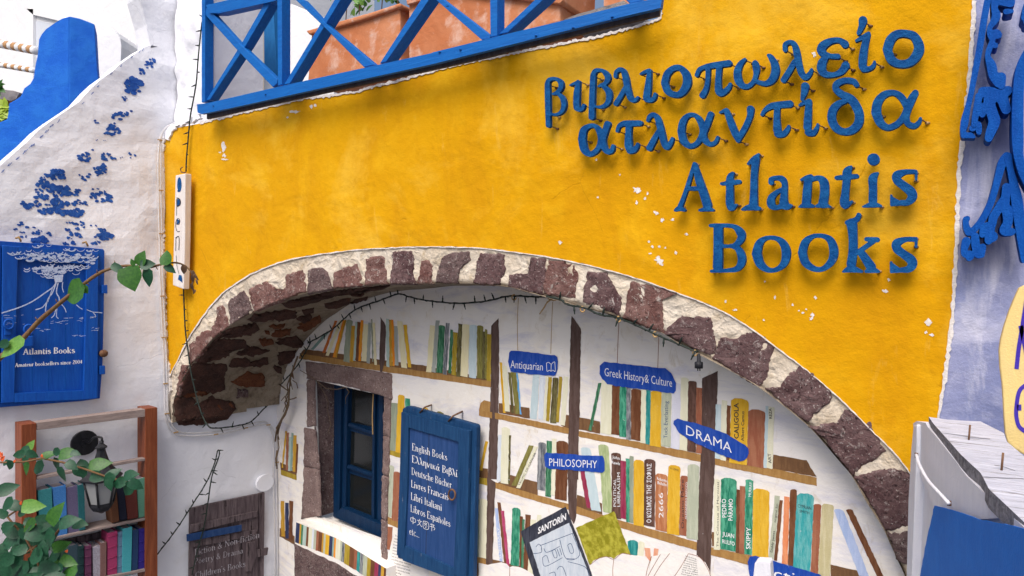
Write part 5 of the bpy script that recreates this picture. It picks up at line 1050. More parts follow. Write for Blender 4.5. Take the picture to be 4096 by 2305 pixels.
for i, (x, y, c) in enumerate(((295, 75, C4), (812, 165, C4), (1085, 240, C4), (1362, 355, C4), (1662, 495, C4))):
    h = thing('hook', ['rusty hook in the wall above the antiquarian sign', 'rusty hook under the arch, second from the left', 'rusty hook above the left painted string of the history sign', 'rusty hook above the right end of the history sign', 'rusty hook beside the hanging plug'][i], 'hook', WALL.at(*c((x, y))[0]), 'rusty hooks under the arch')
    u, v = c((x, y))[0]; PLn = WALL.off(0)if i else BACK.off(.07)
    tube('ring', [PLn.at(u+9*math.cos(a*math.pi/5), v+11*math.sin(a*math.pi/5)) for a in range(9)], .0045, straw, h)
t = thing('twine_knot', 'knot of straw twine with loose ends tied under the arch crown', 'twine', BACK.off(.05).at(2190, 1200))
for p in ([(575, 90), (540, 120), (505, 175), (488, 202)], [(575, 90), (545, 110), (525, 150), (500, 185)], [(550, 85), (590, 100), (615, 95)], [(560, 100), (600, 80), (640, 95)]):
    tube('strand', [BACK.off(.07).at(*q) for q in C4(p)], .004, straw, t)
# ---------------------------------------------------------------- OPEN board
ob = thing('open_board', 'tall narrow white board lettered open with blue filled letters, hung on a hook', 'sign', WALL.at(725, 1140))
OPN = WALL.off(.10)
slab('board', C0((1325, 1325), (1400, 1310), (1395, 1800), (1385, 2185), (1305, 2155), (1312, 1800)), OPN, .055, wood('open_board_wood', (.66, .60, .58), (.76, .72, .70), 'z', .8, chips=((.25, .22, .2), 3, .74)), ob, bev=.006)
OL = OPN.off(.002)
def bl(n, c, cx, cy, rx, ry, mat=None): return slab(n, c([(cx+rx*math.cos(k*.4488), cy+ry*math.sin(k*.4488)) for k in range(14)]), OL, 0, mat or letter_b, ob)
bl('lettering', C0, 1354, 1395, 17, 56); bl('lettering', C0, 1348, 1443, 10, 8)
for p, wd in (([(1333, 55), (1335, 110)], 6), ([(1333, 45), (1352, 52), (1362, 75), (1355, 100), (1336, 110)], 7), ([(1334, 110), (1333, 180)], 3), ([(1330, 240), (1350, 245), (1357, 215), (1345, 200), (1332, 215), (1326, 250), (1335, 295), (1358, 298)], 4), ([(1328, 340), (1326, 445)], 4), ([(1328, 350), (1345, 335), (1352, 360), (1350, 440)], 5), ([(1330, 480), (1336, 560), (1352, 620)], 3)):
    line(C1, p, wd, ink, OL.off(.0005), ob, 'lettering')
slab('lettering', C1((1338, 52), (1356, 58), (1362, 78), (1354, 98), (1338, 106)), OL, 0, letter_b, ob); slab('lettering', C1((1336, 205), (1352, 212), (1356, 235), (1334, 246)), OL, 0, letter_b, ob)
slab('lettering', C1((1352, 625), (1372, 632), (1378, 685), (1342, 660)), OL, 0, letter_b, ob)
q = C0((1405, 1300), (1390, 1305), (1368, 1300), (1362, 1275), (1378, 1262)); tube('hook', [WALL.off(.06).at(*p) for p in q], .005, rust, ob)
# ---------------------------------------------------------------- blue railing above the facade
rl = thing('blue_railing', 'royal blue timber railing of crossed braces along the top of the yellow wall', 'railing', WALL.at(1400, 400))
RW = Plane((0, 3.34, 0), (0, -1, 0))
def beam(name, poly, d=.075, off=0, n=None):
    return slab(name, poly, RW.off(off), d, rail_b, rl, bev=.004)
beam('bottom_beam', F4((165, 788), (240, 780), (900, 628), (1933, 402))+F5((60, 395), (730, 230), (1000, 166), (1540, 28), (1790, -20), (1780, 60), (1500, 125), (730, 318), (400, 400))+F4((1933, 488), (1500, 582), (900, 712), (400, 822), (240, 855), (195, 862), (170, 850)), .03)
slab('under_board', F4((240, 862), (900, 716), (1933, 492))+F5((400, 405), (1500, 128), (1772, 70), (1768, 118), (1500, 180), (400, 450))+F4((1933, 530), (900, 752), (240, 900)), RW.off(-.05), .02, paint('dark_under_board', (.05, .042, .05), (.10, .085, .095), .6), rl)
beam('post', F4((200, -80), (226, -80), (224, 768), (200, 775)), .08, -.012)
beam('post', F4((770, -80), (806, -80), (806, 640), (776, 650)), .08, -.012)
beam('post', F5((490, -80), (546, -80), (545, 272), (494, 282)), .08, -.012)
beam('top_rail', F4((232, 40), (560, -38), (760, -85), (760, 5), (335, 100), (262, 100)), .075, -.006)
beam('brace', F4((235, 60), (275, 90), (500, 340), (772, 600), (770, 630), (738, 660), (460, 370), (225, 110)), .05, -.020)
beam('brace', F4((232, 760), (500, 330), (706, -30), (752, -30), (530, 350), (262, 755)), .075, -.028)
beam('brace', F4((905, -5), (965, -5), (1150, 190), (1510, 490), (1425, 508), (1105, 185)), .05, -.020)
beam('brace', F4((822, 640), (1110, 160), (1220, -30), (1268, -30), (1140, 180), (866, 632)), .09, -.028)
beam('brace', F4((1545, 480), (1880, -40), (1945, -40), (1592, 468)), .09, -.028)
beam('brace', F5((60, -20), (120, -20), (490, 262), (492, 288), (425, 300)), .05, -.020)
beam('brace', F5((552, 262), (870, -40), (935, -40), (625, 246)), .09, -.028)
beam('end_brace', F5((1490, -30), (1620, -30), (1640, 8), (1545, 30)), .09, -.02)
for x, y in ((680, 715), (290, 800), (1520, 640), (625, 775)):
    pass
for c, x, y in ((F4, 683, 713), (F4, 288, 800), (F5, 110, 395), (F5, 267, 377), (F5, 838, 272), (F5, 1118, 212), (F5, 1400, 160), (F5, 1413, 130), (F5, 170, 48)):
    P = RW.off(.003).at(*c((x, y))[0]); lathe('bolt', P, [(.001, 0), (.009, 0), (.009, .001), (.001, .002)], rail_b, rl, 8)
bp = thing('back_post', 'teal blue square post standing behind the first crossed panel of the railing', 'post', Plane((0, 4.6, 0), (0, -1, 0)).at(1070, 330))
slab('shaft', F4((668, -90), (735, -90), (772, 575), (676, 600)), Plane((0, 4.5, 0), (0, -1, 0)), .1, paint('teal_post', (.01, .13, .36), (.02, .18, .45), .5), bp)
# ---------------------------------------------------------------- terrace, planters, far buildings
ter = mesh_obj('terrace', [Vector(p) for p in [(-5.4, 3.75, 4.55), (.5, 3.75, 4.55), (.5, 9, 4.55), (-5.4, 9, 4.55), (-5.4, 3.75, 4.3), (.5, 3.75, 4.3), (.5, 9, 4.3), (-5.4, 9, 4.3)]], [(0, 1, 2, 3), (7, 6, 5, 4), (0, 4, 5, 1), (1, 5, 6, 2), (2, 6, 7, 3), (3, 7, 4, 0)], concrete, recentre=False)
kind(ter, 'structure')
QP = Plane((0, 4.15, 0), (0, -1, 0))
def planter(label, rim, body, seed):
    t = thing('planter', label, 'planter', QP.at(*body[-1]), 'terracotta troughs on the terrace')
    slab('body', body, QP, .42, terr, t, bev=.01); slab('rim', rim, QP.off(.035), .5, terr, t, bev=.012)
    return t
planter('long terracotta trough planter with a moulded rim, left one behind the railing', F4((985, 232), (1240, 160), (1480, 92), (1700, 20), (1702, 52), (1480, 128), (1240, 200), (1010, 262)), F4((1030, 262), (1698, 55), (1702, 470), (1000, 640)), 1)
planter('sunlit terracotta trough planter, right one behind the railing, scuffed pale', F4((1745, 0), (1960, -60))+F5((1015, -290), (1050, -270), (1040, 5), (1018, 28), (200, -60))+F4((1750, 36),), F4((1765, 30), (1980, -40))+F5((600, -160), (1018, -100), (1020, 165), (200, 420))+F4((1765, 470),), 2)
lo = thing('low_parapet', 'orange plastered parapet end above a grey stone ledge at the right end of the railing', 'parapet', Plane((0, 4.6, 0), (0, -1, 0)).at(2500, 60))
slab('plaster_face', F5((1350, -150), (1560, -150), (1560, 60), (1350, 46)), Plane((0, 4.5, 0), (0, -1, 0)), .3, terr, lo)
slab('ledge', F5((1015, 160), (1160, 105), (1300, 66), (1420, 30), (1500, 5), (1540, 30), (1560, 70), (1100, 200)), Plane((0, 4.2, 0), (0, -1, 0)), .5, concrete, lo)
# leafy shoots in the troughs
def leaf_mesh(name, L=1, W=.62, curl=.18, fold=.16, heart=True):
    V = []; F = []; n = 7
    for i in range(n+1):
        t = i/n; wv = W/2*math.sin(math.pi*min(1, t**.72*1.0))*(1 if t < .98 else .05)+(.06*W if heart and 0 < i < 2 else 0)
        zc = -curl*t*t
        V += [(-wv, t-(.07 if heart and i == 1 else 0), zc+fold*wv), (0, t, zc), (wv, t-(.07 if heart and i == 1 else 0), zc+fold*wv)]
    V = [(x*L, y*L, z*L) for x, y, z in V]
    for i in range(n):
        a = i*3; F += [(a, a+1, a+4, a+3), (a+1, a+2, a+5, a+4)]
    me = bpy.data.meshes.new(name); me.from_pydata(V, [], F); me.polygons.foreach_set('use_smooth', [True]*len(F)); me.update(); return me
LM = {}
def put_leaf(parent, P, tip, nrm, L, mat, wr=.62, curl=.18, name='leaf'):
    key = (mat.name, round(wr, 1), round(curl, 1))
    if key not in LM:
        LM[key] = leaf_mesh('leaf_blade', 1, wr, curl, .22); LM[key].materials.append(mat)
    o = bpy.data.objects.new(name, LM[key]); COL.objects.link(o)
    y = Vector(tip).normalized(); z = (Vector(nrm)-y*Vector(nrm).dot(y)).normalized(); x = y.cross(z)
    o.matrix_world = Matrix.Translation(P) @ Matrix((x, y, z)).transposed().to_4x4() @ Matrix.Scale(L, 4)
    WL[o.name] = P; o.parent = parent; o.matrix_parent_inverse = Matrix.Translation(-WL[parent.name]); return o
rr = random.Random(21)
for i, (x, y, n) in enumerate(((1390, 60, 10), (1560, 30, 8), (1680, 0, 8), (1210, -10, 5), (1290, 110, 4))):
    P0 = QP.off(-.2).at(*F4((x, y+50))[0])
    t = thing('trough_plant', ['green leafy shoots rising from the left terracotta trough', 'small leafy shoot left of the dark end of the trough', 'leafy sprig at the right end of the left trough', 'leaves hanging at the very top behind the blue braces', 'small green tuft at the rim behind the brace crossing'][i], 'plant', P0, 'plants in the troughs')
    tube('stem', [P0, P0+Vector((.01, 0, .1)), P0+Vector((.03, 0, .2))], .005, twig, t)
    for k in range(n*3):
        a = rr.uniform(0, 6.28); put_leaf(t, P0+Vector((rr.uniform(-.08, .1), rr.uniform(-.05, .05), rr.uniform(.03, .2))), (math.cos(a), .2*math.sin(a)-.2, rr.uniform(.1, 1)), (rr.uniform(-.4, .4), -1, .5), rr.uniform(.05, .09), rr.choice([leaf_m, leaf_l, leaf_l]), .5)
fb = thing('white_building', 'sunlit white building with a pale panelled door behind the railing', 'building', Plane((0, 8.5, 0), (0, -1, 0)).at(900, 600))
FB = Plane((0, 8.5, 0), (0, -1, 0))
slab('wall', C0((-900, -400), (1980, -400), (1980, 300), (1980, 2100), (-900, 2300)), FB, 3, far_white, fb)
for p in (((200, 68), (260, 62), (480, 132), (480, 165), (250, 112)), ((200, 68), (250, 68), (250, 700), (200, 700))): slab('door_frame', C0(*p), FB.off(.08), .08, far_white, fb)
slab('door_leaf', C0((258, 150), (480, 200), (480, 700), (258, 700)), FB.off(.012), .01, paint('far_door_white', (.62, .66, .74), (.66, .70, .78)), fb)
wb = thing('terrace_house', 'white terrace house with a cream boarded door and plaster corner seen through the railing', 'building', Plane((0, 6, 0), (0, -1, 0)).at(1200, 400))
F6 = Plane((0, 6.0, 0), (0, -1, 0))
slab('wall', F4((250, -300), (640, -300), (640, 800), (250, 800)), F6, 2, far_white, wb)
slab('side_wall', F4((765, 40), (880, 30), (940, 70), (1010, 95), (1130, 200), (1200, 420), (1200, 800), (765, 800)), F6.off(.3), .5, far_white, wb)
crm = wood('cream_door', (.72, .62, .50), (.78, .70, .58), 'z', .7)
for k in range(5):
    slab('door_board', F4((472+k*38, -300), (507+k*38, -300), (507+k*38, 800), (472+k*38, 800)), F6.off(.03), .03, crm, wb)
# ---------------------------------------------------------------- blue stair parapet and white bollard, top left
bpar = thing('blue_parapet', 'bright blue plastered stair parapet rising to a blunt post above the sloping white wall', 'parapet', facing(7.4).at(250, 700))
BF = Plane(facing(7.2).at(280, 400), (.45, -.9, 0)); BS = Plane(BF.at(*C0((520, 400))[0]), (.86, -.5, 0))
bw_ = paint('parapet_blue', (.005, .12, .62), (.02, .2, .7), .5, scale=(2, 2, 2), bd=.006); bd_ = paint('parapet_blue_side', (.004, .09, .60), (.006, .11, .66), .5, scale=(2, 2, 2), bd=.006)
slab('front_face', C0((522, 122), (470, 138), (400, 182), (340, 225), (310, 262), (290, 300), (280, 420), (262, 500), (250, 590), (225, 632), (180, 665), (155, 725), (120, 750), (66, 780), (60, 850), (50, 900), (0, 920), (-300, 1000), (-300, 1700), (0, 1400), (522, 1100)), BF, .25, bw_, bpar, bev=.02)
slab('side_face', C0((520, 122), (600, 138), (715, 182), (722, 300), (730, 450), (745, 620), (760, 900), (520, 1100)), BS, .35, bw_, bpar, bev=.02)
wbol = thing('white_bollard', 'round topped whitewashed wall end beside the blue parapet', 'wall end', facing(8).at(430, 300))
slab('plaster_face', C0((700, 172), (760, 185), (830, 208), (880, 245), (908, 290), (916, 350), (912, 470), (915, 900), (700, 900)), facing(8.2), .5, far_white, wbol, bev=.06)
for i, (a, b2) in enumerate(((((-60, 320), (285, 385))), (((-60, 480), (265, 535))))):
    r_ = thing('handrail_rope', ['white rope handrail with tan bands, upper one at the left edge', 'white rope handrail with tan bands, lower one at the left edge'][i], 'rope', facing(8.5).at(*C0(a)[0]), 'banded rope handrails')
    P0, P1 = facing(8.6).at(*C0(a)[0]), facing(8.2).at(*C0(b2)[0]); n = 12
    for k in range(n):
        q0 = P0.lerp(P1, k/n); q1 = P0.lerp(P1, (k+1)/n); d = Vector((0, 0, .0))
        tube('band', [q0, q1], [.052, .034][i], far_white if k % 2 else paint('tan_band', (.46, .25, .12), (.52, .32, .16)), r_, 8)
ss = thing('succulent_pot', 'yellow green succulent in a stony planter at the far left edge', 'plant', facing(7.6).at(30, 480))
rock('planter_stone', C0((-60, 760), (30, 750), (80, 765), (75, 800), (50, 905), (20, 912), (-60, 915)), facing(7.5).at, Vector(-FW), .06, st_rust, ss, step=20, amp=3)
slab('earth', C0((-60, 670), (100, 685), (150, 700), (120, 750), (60, 770), (-60, 780)), facing(7.7), .3, concrete, ss)
for k in range(70):
    u, v = C0((rr.uniform(-60, 55), rr.uniform(790, 880)) if k < 50 else (rr.uniform(-50, 18), rr.uniform(640, 700)))[0]; a = rr.uniform(0, 6.28)
    put_leaf(ss, facing(7.35).at(u, v), RT*math.cos(a)+UP*math.sin(a)-FW*.4, -FW+UP*.5, .09, leaf_y if k < 50 else leaf_m, .6)
# ---------------------------------------------------------------- blue volcano shutter on the side wall
vs = thing('volcano_shutter', 'bright blue panelled shutter painted with a white volcano cloud and the shop name', 'shutter sign', SIDE.at(250, 1630))
VP = SIDE.off(.09)
vbd = slab('board', C1((-400, 350), (0, 370), (400, 398), (780, 432), (790, 445), (785, 900), (775, 1300), (755, 1560))+C1((620, 1580), (0, 1628), (-400, 1660)), VP.off(-.03), .05, shut_b, vs, bev=.01)
slab('stile', C1((-120, 395), (10, 400), (0, 1600), (-120, 1610)), VP.off(-.008), .02, shut_b, vs, bev=.006)
slab('stile', C1((18, 402), (140, 412), (110, 1590), (10, 1598)), VP, .028, shut_b, vs, bev=.006)
slab('stile', C1((655, 452), (745, 460), (740, 1560), (628, 1570)), VP, .028, shut_b, vs, bev=.006)
slab('rail', C1((140, 410), (655, 450), (652, 545), (136, 512)), VP.off(-.001), .028, shut_b, vs, bev=.004)
slab('rail', C1((110, 1520), (630, 1500), (630, 1568), (108, 1590)), VP.off(-.001), .028, shut_b, vs, bev=.004)
for xx in (250, 375, 500): line(C1, [(xx, 550), (xx-4, 1000), (xx-8, 1500)], 4, deep_b, VP.off(-.0293), vs, 'board_joint')
wsm = paint('thin_white_paint', (.60, .68, .86), (.30, .42, .72), .8, scale=(30, 30, 30))
rr = random.Random(5)
def arcs(cx, cy, r, n, wd=5):
    for k in range(n):
        x = cx+rr.uniform(-1, 1)*r[0]; y = cy+rr.uniform(-1, 1)*r[1]; q = rr.uniform(16, 34)
        P = [(x-q, y+q*.25), (x-q*.6, y+q*.62), (x, y+q*.72), (x+q*.6, y+q*.55), (x+q, y+q*.1)]
        line(C1, P, rr.uniform(3, 8), wsm, VP.off(.0015+k*.00004), vbd, 'smoke_stroke')
def puffs(cx, cy, rx, ry, n):
    V = []; F = []
    for k in range(n):
        x = cx+rr.uniform(-1, 1)*rx; y = cy+rr.uniform(-1, 1)*ry; q = rr.uniform(5, 12); s = len(V)
        for j in range(8): V.append(VP.off(.0012+k*.00003).at(*C1((x+q*1.6*math.cos(j*.785), y+q*.8*math.sin(j*.785)))[0]))
        F.append(tuple(range(s, s+8)))
    mesh_obj('smoke_puff', V, F, wsm, vbd)
for a in ((130, 470, (55, 30), 8), (260, 470, (60, 40), 14), (400, 480, (70, 40), 14), (540, 480, (70, 35), 14), (680, 490, (50, 40), 10), (310, 570, (110, 30), 22), (470, 575, (110, 30), 22), (600, 560, (70, 20), 8), (390, 615, (70, 20), 14), (320, 405, (55, 8), 5), (560, 425, (60, 8), 5), (700, 440, (40, 10), 5)): arcs(*a)
for a in ((265, 485, 60, 18, 22), (400, 490, 60, 14, 12), (560, 485, 70, 16, 14), (400, 590, 110, 18, 26), (700, 520, 40, 20, 8)): puffs(*a)
VL = VP.off(.0022)
slab('smoke_stem', C1((405, 630), (478, 625), (470, 680), (415, 685)), VL, 0, wsm, vs)
for p, wd in (([(425, 685), (400, 720), (340, 760), (250, 825), (150, 870), (10, 915)], 9), ([(425, 690), (395, 760), (370, 800), (350, 850), (345, 905)], 8), ([(370, 810), (320, 870), (268, 888)], 7), ([(440, 690), (425, 760), (445, 800), (450, 850)], 8), ([(425, 870), (410, 930), (388, 950)], 6), ([(430, 880), (428, 940), (440, 955)], 6), ([(465, 850), (490, 880), (500, 910)], 6), ([(575, 852), (600, 875), (625, 885)], 6), ([(655, 888), (700, 905), (740, 908), (772, 912)], 5),
                ([(700, 905), (720, 930), (715, 950)], 5), ([(475, 682), (470, 720), (480, 760)], 6), ([(400, 720), (380, 780), (360, 830)], 5)):
    line(C1, [(x+rr.uniform(-2, 2), y+rr.uniform(-2, 2)) for x, y in p], wd, wsm, VL, vbd, 'lightning_stroke')
for x, y, rx, ry, n in ((90, 950, 80, 20, 8), (440, 985, 60, 15, 9), (310, 1045, 50, 15, 8), (550, 970, 70, 18, 9), (580, 1088, 50, 6, 8), (700, 1040, 40, 30, 6), (100, 1000, 90, 8, 5), (690, 950, 50, 10, 4)):
    for k in range(n):
        a = x+rr.uniform(-rx, rx); b2 = y+rr.uniform(-ry, ry); line(C1, [(a, b2), (a+rr.uniform(14, 34), b2+rr.uniform(-8, 4))], 2.2, wsm, VL.off(k*.0001), vbd, 'water_stroke')
serif_text('lettering', 'Atlantis Books', (172, 1228), (566, 1216), 44, VP.off(.003), letters_w, vs, C1, wt=1.6)
serif_text('lettering', 'Amateur booksellers since 2004', (112, 1322), (622, 1296), 28, VP.off(.003), letters_w, vs, C1, wt=1.5)
for x, y in ((68, 1000), (218, 1040)):
    u, v = C1((x, y))[0]; tube('ring_pull', [VP.off(.03).at(u+19*math.cos(k*math.pi/8), v+19*math.sin(k*math.pi/8)) for k in range(16)], .009, shut_b, vs, closed=True)
    u, v = C1((x-10, y+50))[0]; box('latch_plate', VP.off(.01).at(u, v), SA*.02, Vector((0, 0, .03)), SIDE.n*.01, shut_b, vs, .003)
u, v = C1((207, 1128))[0]; box('padlock', VP.off(.03).at(u, v), SA*.035, Vector((0, 0, .04)), SIDE.n*.014, shut_b, vs, .006)
for x, y in ((788, 735), (770, 1345)):
    u, v = C1((x, y))[0]; box('hinge', VP.off(-.01).at(u, v), SA*.02, Vector((0, 0, .035)), SIDE.n*.012, shut_b, vs, .003)
u, v = C1((775, 1220))[0]; tube('rusty_knob', [VP.off(-.02).at(u, v), VP.off(.02).at(u+6, v)], .03, rust, vs, 10)
for x, y in ((120, 350), (625, 385)):
    p = C1((x, y), (x+22, y-8), (x+38, y+24)); tube('hook', [SIDE.off(.01).at(*p[0]), SIDE.off(.08).at(*p[1]), SIDE.off(.06).at(*p[2])], .008, straw, vs)
# ---------------------------------------------------------------- open bookcase on the side wall
bc = thing('bookcase', 'open redwood framed bookcase with grey slats fixed to the side wall', 'bookcase', SIDE.off(.1).at(300, 2290))
BP = SIDE.off(.20); DP = .17
slab('upright', CB((175, 206), (300, 190), (302, 1500), (178, 1500)), BP, DP, redwood, bc, bev=.004)
slab('upright', CB((1195, 72), (1295, 62), (1297, 1500), (1197, 1500)), BP, DP, redwood, bc, bev=.004)
slab('top_rail', CB((302, 188), (1194, 76), (1194, 138), (302, 250)), BP.off(-.004), .1, greywood, bc, bev=.003)
slab('slat', CB((302, 632), (1194, 478), (1194, 500), (302, 656)), BP.off(-.004), .06, greywood, bc, bev=.003)
slab('shelf', CB((302, 1160), (1194, 972), (1194, 990), (302, 1180)), BP.off(-.003), DP+.02, greywood, bc, bev=.003)
slab('shelf', CB((302, 1560), (1194, 1390), (1194, 1412), (302, 1590)), BP.off(-.003), DP+.02, greywood, bc, bev=.003)
slab('back_slat', CB((302, 1200), (1194, 1010), (1194, 1060), (302, 1260)), SIDE.off(.03), .02, oldwood, bc)
def bookc(k): 
    a, b2 = k; return paint('cloth_%.3f_%.3f_%.3f' % a, a, b2, .5, scale=(40, 40, 40), rgh=.85)
BK = [('teal', 'first on the upper shelf', [(310, 748), (425, 722), (445, 1150), (335, 1172)], ((.03, .19, .21), (.06, .26, .28))), ('bright blue', 'second on the upper shelf', [(430, 722), (541, 700), (556, 1118), (462, 1138)], ((.04, .17, .46), (.08, .24, .55))), ('purple grey', 'third on the upper shelf', [(541, 726), (636, 702), (652, 1084), (562, 1102)], ((.12, .10, .19), (.17, .14, .25))),
      ('dark teal', 'left of the lantern glass', [(640, 704), (694, 688), (702, 1066), (655, 1078)], ((.015, .11, .13), (.03, .15, .17))), ('brown', 'right behind the lantern', [(900, 745), (958, 730), (982, 1000), (925, 1015)], ((.10, .04, .02), (.14, .06, .03))), ('black', 'leaning right of the lantern', [(958, 715), (1020, 700), (1046, 982), (985, 994)], ((.012, .014, .03), (.02, .025, .05))),
      ('maroon', 'beside the green book on the upper shelf', [(1028, 740), (1124, 720), (1138, 968), (1056, 986)], ((.11, .025, .02), (.15, .04, .03))), ('pale green', 'last on the upper shelf', [(1124, 655), (1222, 628), (1216, 955), (1142, 972)], ((.10, .27, .19), (.15, .34, .25))),
      ('slate', 'first in view on the lower shelf', [(560, 1205), (640, 1186), (640, 1500), (560, 1500)], ((.03, .06, .08), (.05, .08, .10))), ('narrow dark green', 'second on the lower shelf', [(644, 1206), (690, 1196), (690, 1500), (646, 1500)], ((.01, .035, .04), (.02, .05, .05))), ('banded plum', 'third on the lower shelf', [(694, 1204), (752, 1192), (752, 1500), (696, 1500)], ((.12, .03, .08), (.16, .05, .11))),
      ('worn white', 'between the plum and brown books', [(762, 1212), (826, 1196), (824, 1500), (768, 1500)], ((.42, .40, .48), (.10, .06, .06))), ('faded brown', 'left of the crimson book', [(828, 1182), (876, 1166), (874, 1500), (828, 1500)], ((.17, .085, .08), (.24, .14, .13))), ('crimson pink', 'tallest red one on the lower shelf', [(884, 1096), (966, 1078), (962, 1470), (884, 1500)], ((.33, .035, .12), (.40, .06, .16))),
      ('blue grey', 'between the crimson and cyan books', [(968, 1090), (1008, 1080), (1004, 1460), (962, 1470)], ((.13, .22, .33), (.2, .3, .42))), ('cyan', 'brightest on the lower shelf', [(1012, 1060), (1088, 1044), (1078, 1442), (1006, 1458)], ((.05, .34, .40), (.1, .42, .47))), ('dark navy', 'right of the cyan book', [(1090, 1072), (1140, 1062), (1132, 1425), (1082, 1440)], ((.015, .045, .12), (.03, .07, .17))), ('royal purple', 'last on the lower shelf', [(1142, 1062), (1210, 1050), (1200, 1405), (1136, 1422)], ((.03, .02, .22), (.05, .035, .28)))]
for i, (cn, wh, q, cc) in enumerate(BK):
    P = [BP.off(-.012-(i % 3)*.006).at(*p) for p in CB(q)]
    t = thing('book', f'{cn} cloth bound book, {wh} of the wall bookcase', 'book', (P[2]+P[3])/2, 'books in the wall bookcase')
    mt = bookc(cc); n = -SIDE.n; D = .13; up_ = Vector((0, 0, 1))
    wv = (P[1]-P[0]).normalized()
    prism('spine', P, .008, mt, t, bev=.004)
    prism('cover', [P[0]+n*.008, P[0]+n*.008+wv*.006, P[3]+n*.008+wv*.006, P[3]+n*.008], 0, mt, t, dirv=n*D)
    prism('cover', [P[1]+n*.008-wv*.006, P[1]+n*.008, P[2]+n*.008, P[2]+n*.008-wv*.006], 0, mt, t, dirv=n*D)
    d = -up_*.008
    prism('page_block', [P[0]+n*.009+wv*.0065+d, P[1]+n*.009-wv*.0065+d, P[2]+n*.009-wv*.0065-d, P[3]+n*.009+wv*.0065-d], 0, pages, t, dirv=n*(D-.008))
    if cn in ('banded plum', 'narrow dark green', 'crimson pink', 'blue grey', 'royal purple'):
        for f in (.08, .3, .52, .75):
            a = P[0].lerp(P[3], f); b2 = P[1].lerp(P[2], f); tube('spine_band', [a-n*.003, b2-n*.003], .0035, mt, t, 5)
# fix open-book prisms whose extrusion is explicit: done above
# ---------------------------------------------------------------- lantern
ln = thing('wall_lantern', 'black six sided wall lantern with frosted panes drooping from a round wall plate', 'lantern', SIDE.off(.34).at(390, 2020))
LC = SIDE.off(.36); q = CB((835, 385), (835, 915))
top = LC.at(*q[0]); bot = LC.at(*q[1]); H = (top-bot).length
pc = SIDE.off(.03).at(*CB((700, 355))[0])
ring_p = []
for k in range(20):
    a = k*math.pi/10; ring_p.append(pc+SA*.10*math.cos(a)+Vector((0, 0, .10*math.sin(a))))
prism('wall_plate', ring_p, 0, blk, ln, bev=.006, dirv=-SIDE.n*.03)
prism('plate_boss', [p*.3+pc*.7+SIDE.n*.02 for p in ring_p], 0, blk, ln, dirv=-SIDE.n*.02)
aa = pc+SIDE.n*.02; a2 = top+Vector((0, 0, .05))
tube('arm', [Vector(q) for q in crom([tuple(aa), tuple(aa+SIDE.n*.07+Vector((0, 0, .02))), tuple(aa.lerp(a2, .55)+Vector((0, 0, .035))), tuple(a2+Vector((0, 0, .02))), tuple(a2-Vector((0, 0, .03)))], 5)], .0085, blk, ln, 8)
tube('finial', [a2+Vector((0, 0, -.035)), a2+Vector((0, 0, -.005))], .016, blk, ln, 10)
S = H
cx = (top.x+bot.x)/2; cy = (top.y+bot.y)/2; B0 = Vector((cx, cy, bot.z))
lathe('roof', B0, [(.29*S, .50*S), (.30*S, .53*S), (.24*S, .58*S), (.16*S, .68*S), (.10*S, .80*S), (.065*S, .92*S), (.06*S, .97*S), (.085*S, .98*S), (.085*S, 1.0*S), (.03*S, 1.05*S)], blk, ln, 6, False, .3)
lathe('pane_body', B0, [(.15*S, .12*S), (.235*S, .50*S)], lglass, ln, 6, False, .3)
lathe('bulb_cover', B0, [(.05*S, .14*S), (.09*S, .2*S), (.09*S, .38*S), (.05*S, .44*S)], white_p, ln, 12)
lathe('base', B0, [(.02*S, -.03*S), (.05*S, -.01*S), (.12*S, .02*S), (.165*S, .09*S), (.16*S, .14*S)], blk, ln, 6, False, .3)
for k in range(6):
    a = .3+k*math.pi/3; d = Vector((math.cos(a), math.sin(a), 0))
    tube('corner_bar', [B0+d*.158*S+Vector((0, 0, .11*S)), B0+d*.243*S+Vector((0, 0, .51*S))], .009, blk, ln, 5)
# ---------------------------------------------------------------- old boards sign under the arch
jb = thing('old_board_sign', 'dark weathered plank sign with a blue iron strap and white lettering about fiction and poetry', 'sign', SIDE.off(.05).at(920, 2290))
JP = SIDE.off(.05)
slab('plank', CW((1438, 940), (1555, 912), (1560, 1600), (1430, 1600)), JP, .03, oldwood, jb, bev=.003)
slab('plank', CW((1558, 911), (1738, 872), (1740, 1600), (1562, 1600)), JP.off(-.002), .03, oldwood, jb, bev=.003)
slab('plank', CW((1741, 872), (1950, 830), (1955, 1600), (1743, 1600)), JP.off(.001), .03, oldwood, jb, bev=.003)
slab('plank', CW((1954, 829), (2000, 818), (1992, 1600), (1958, 1600)), JP.off(-.006), .03, oldwood, jb, bev=.003)
slab('batten', CW((1445, 1062), (1700, 1010), (1948, 958), (1950, 1000), (1700, 1060), (1442, 1125)), JP.off(.025), .024, oldwood, jb, bev=.003)
slab('batten', CW((1446, 1180), (1940, 1100), (1935, 1140), (1700, 1190), (1446, 1235)), JP.off(.018), .018, oldwood, jb, bev=.003)
slab('blue_strap', CW((1410, 1136), (1826, 1062), (1826, 1110), (1412, 1190)), JP.off(.036), .008, paint('strap_blue', (.008, .038, .14), (.03, .07, .18), .8), jb, bev=.002)
slab('latch_block', CW((1870, 1200), (1930, 1190), (1942, 1300), (1900, 1410), (1860, 1420)), JP.off(.03), .028, oldwood, jb, bev=.004)
slab('latch_bar', CW((1935, 1252), (2028, 1235), (2020, 1290), (1935, 1312)), JP.off(.02), .02, oldwood, jb, bev=.003)
JL = JP.off(.004); faded = paint('faded_lettering', (.42, .40, .45), (.22, .19, .21), .8, scale=(20, 20, 20))
serif_text('lettering', 'Fiction & Non-fiction', (1468, 1294), (1962, 1158), 46, JL.off(.018), faded, jb, CW, wt=.95)
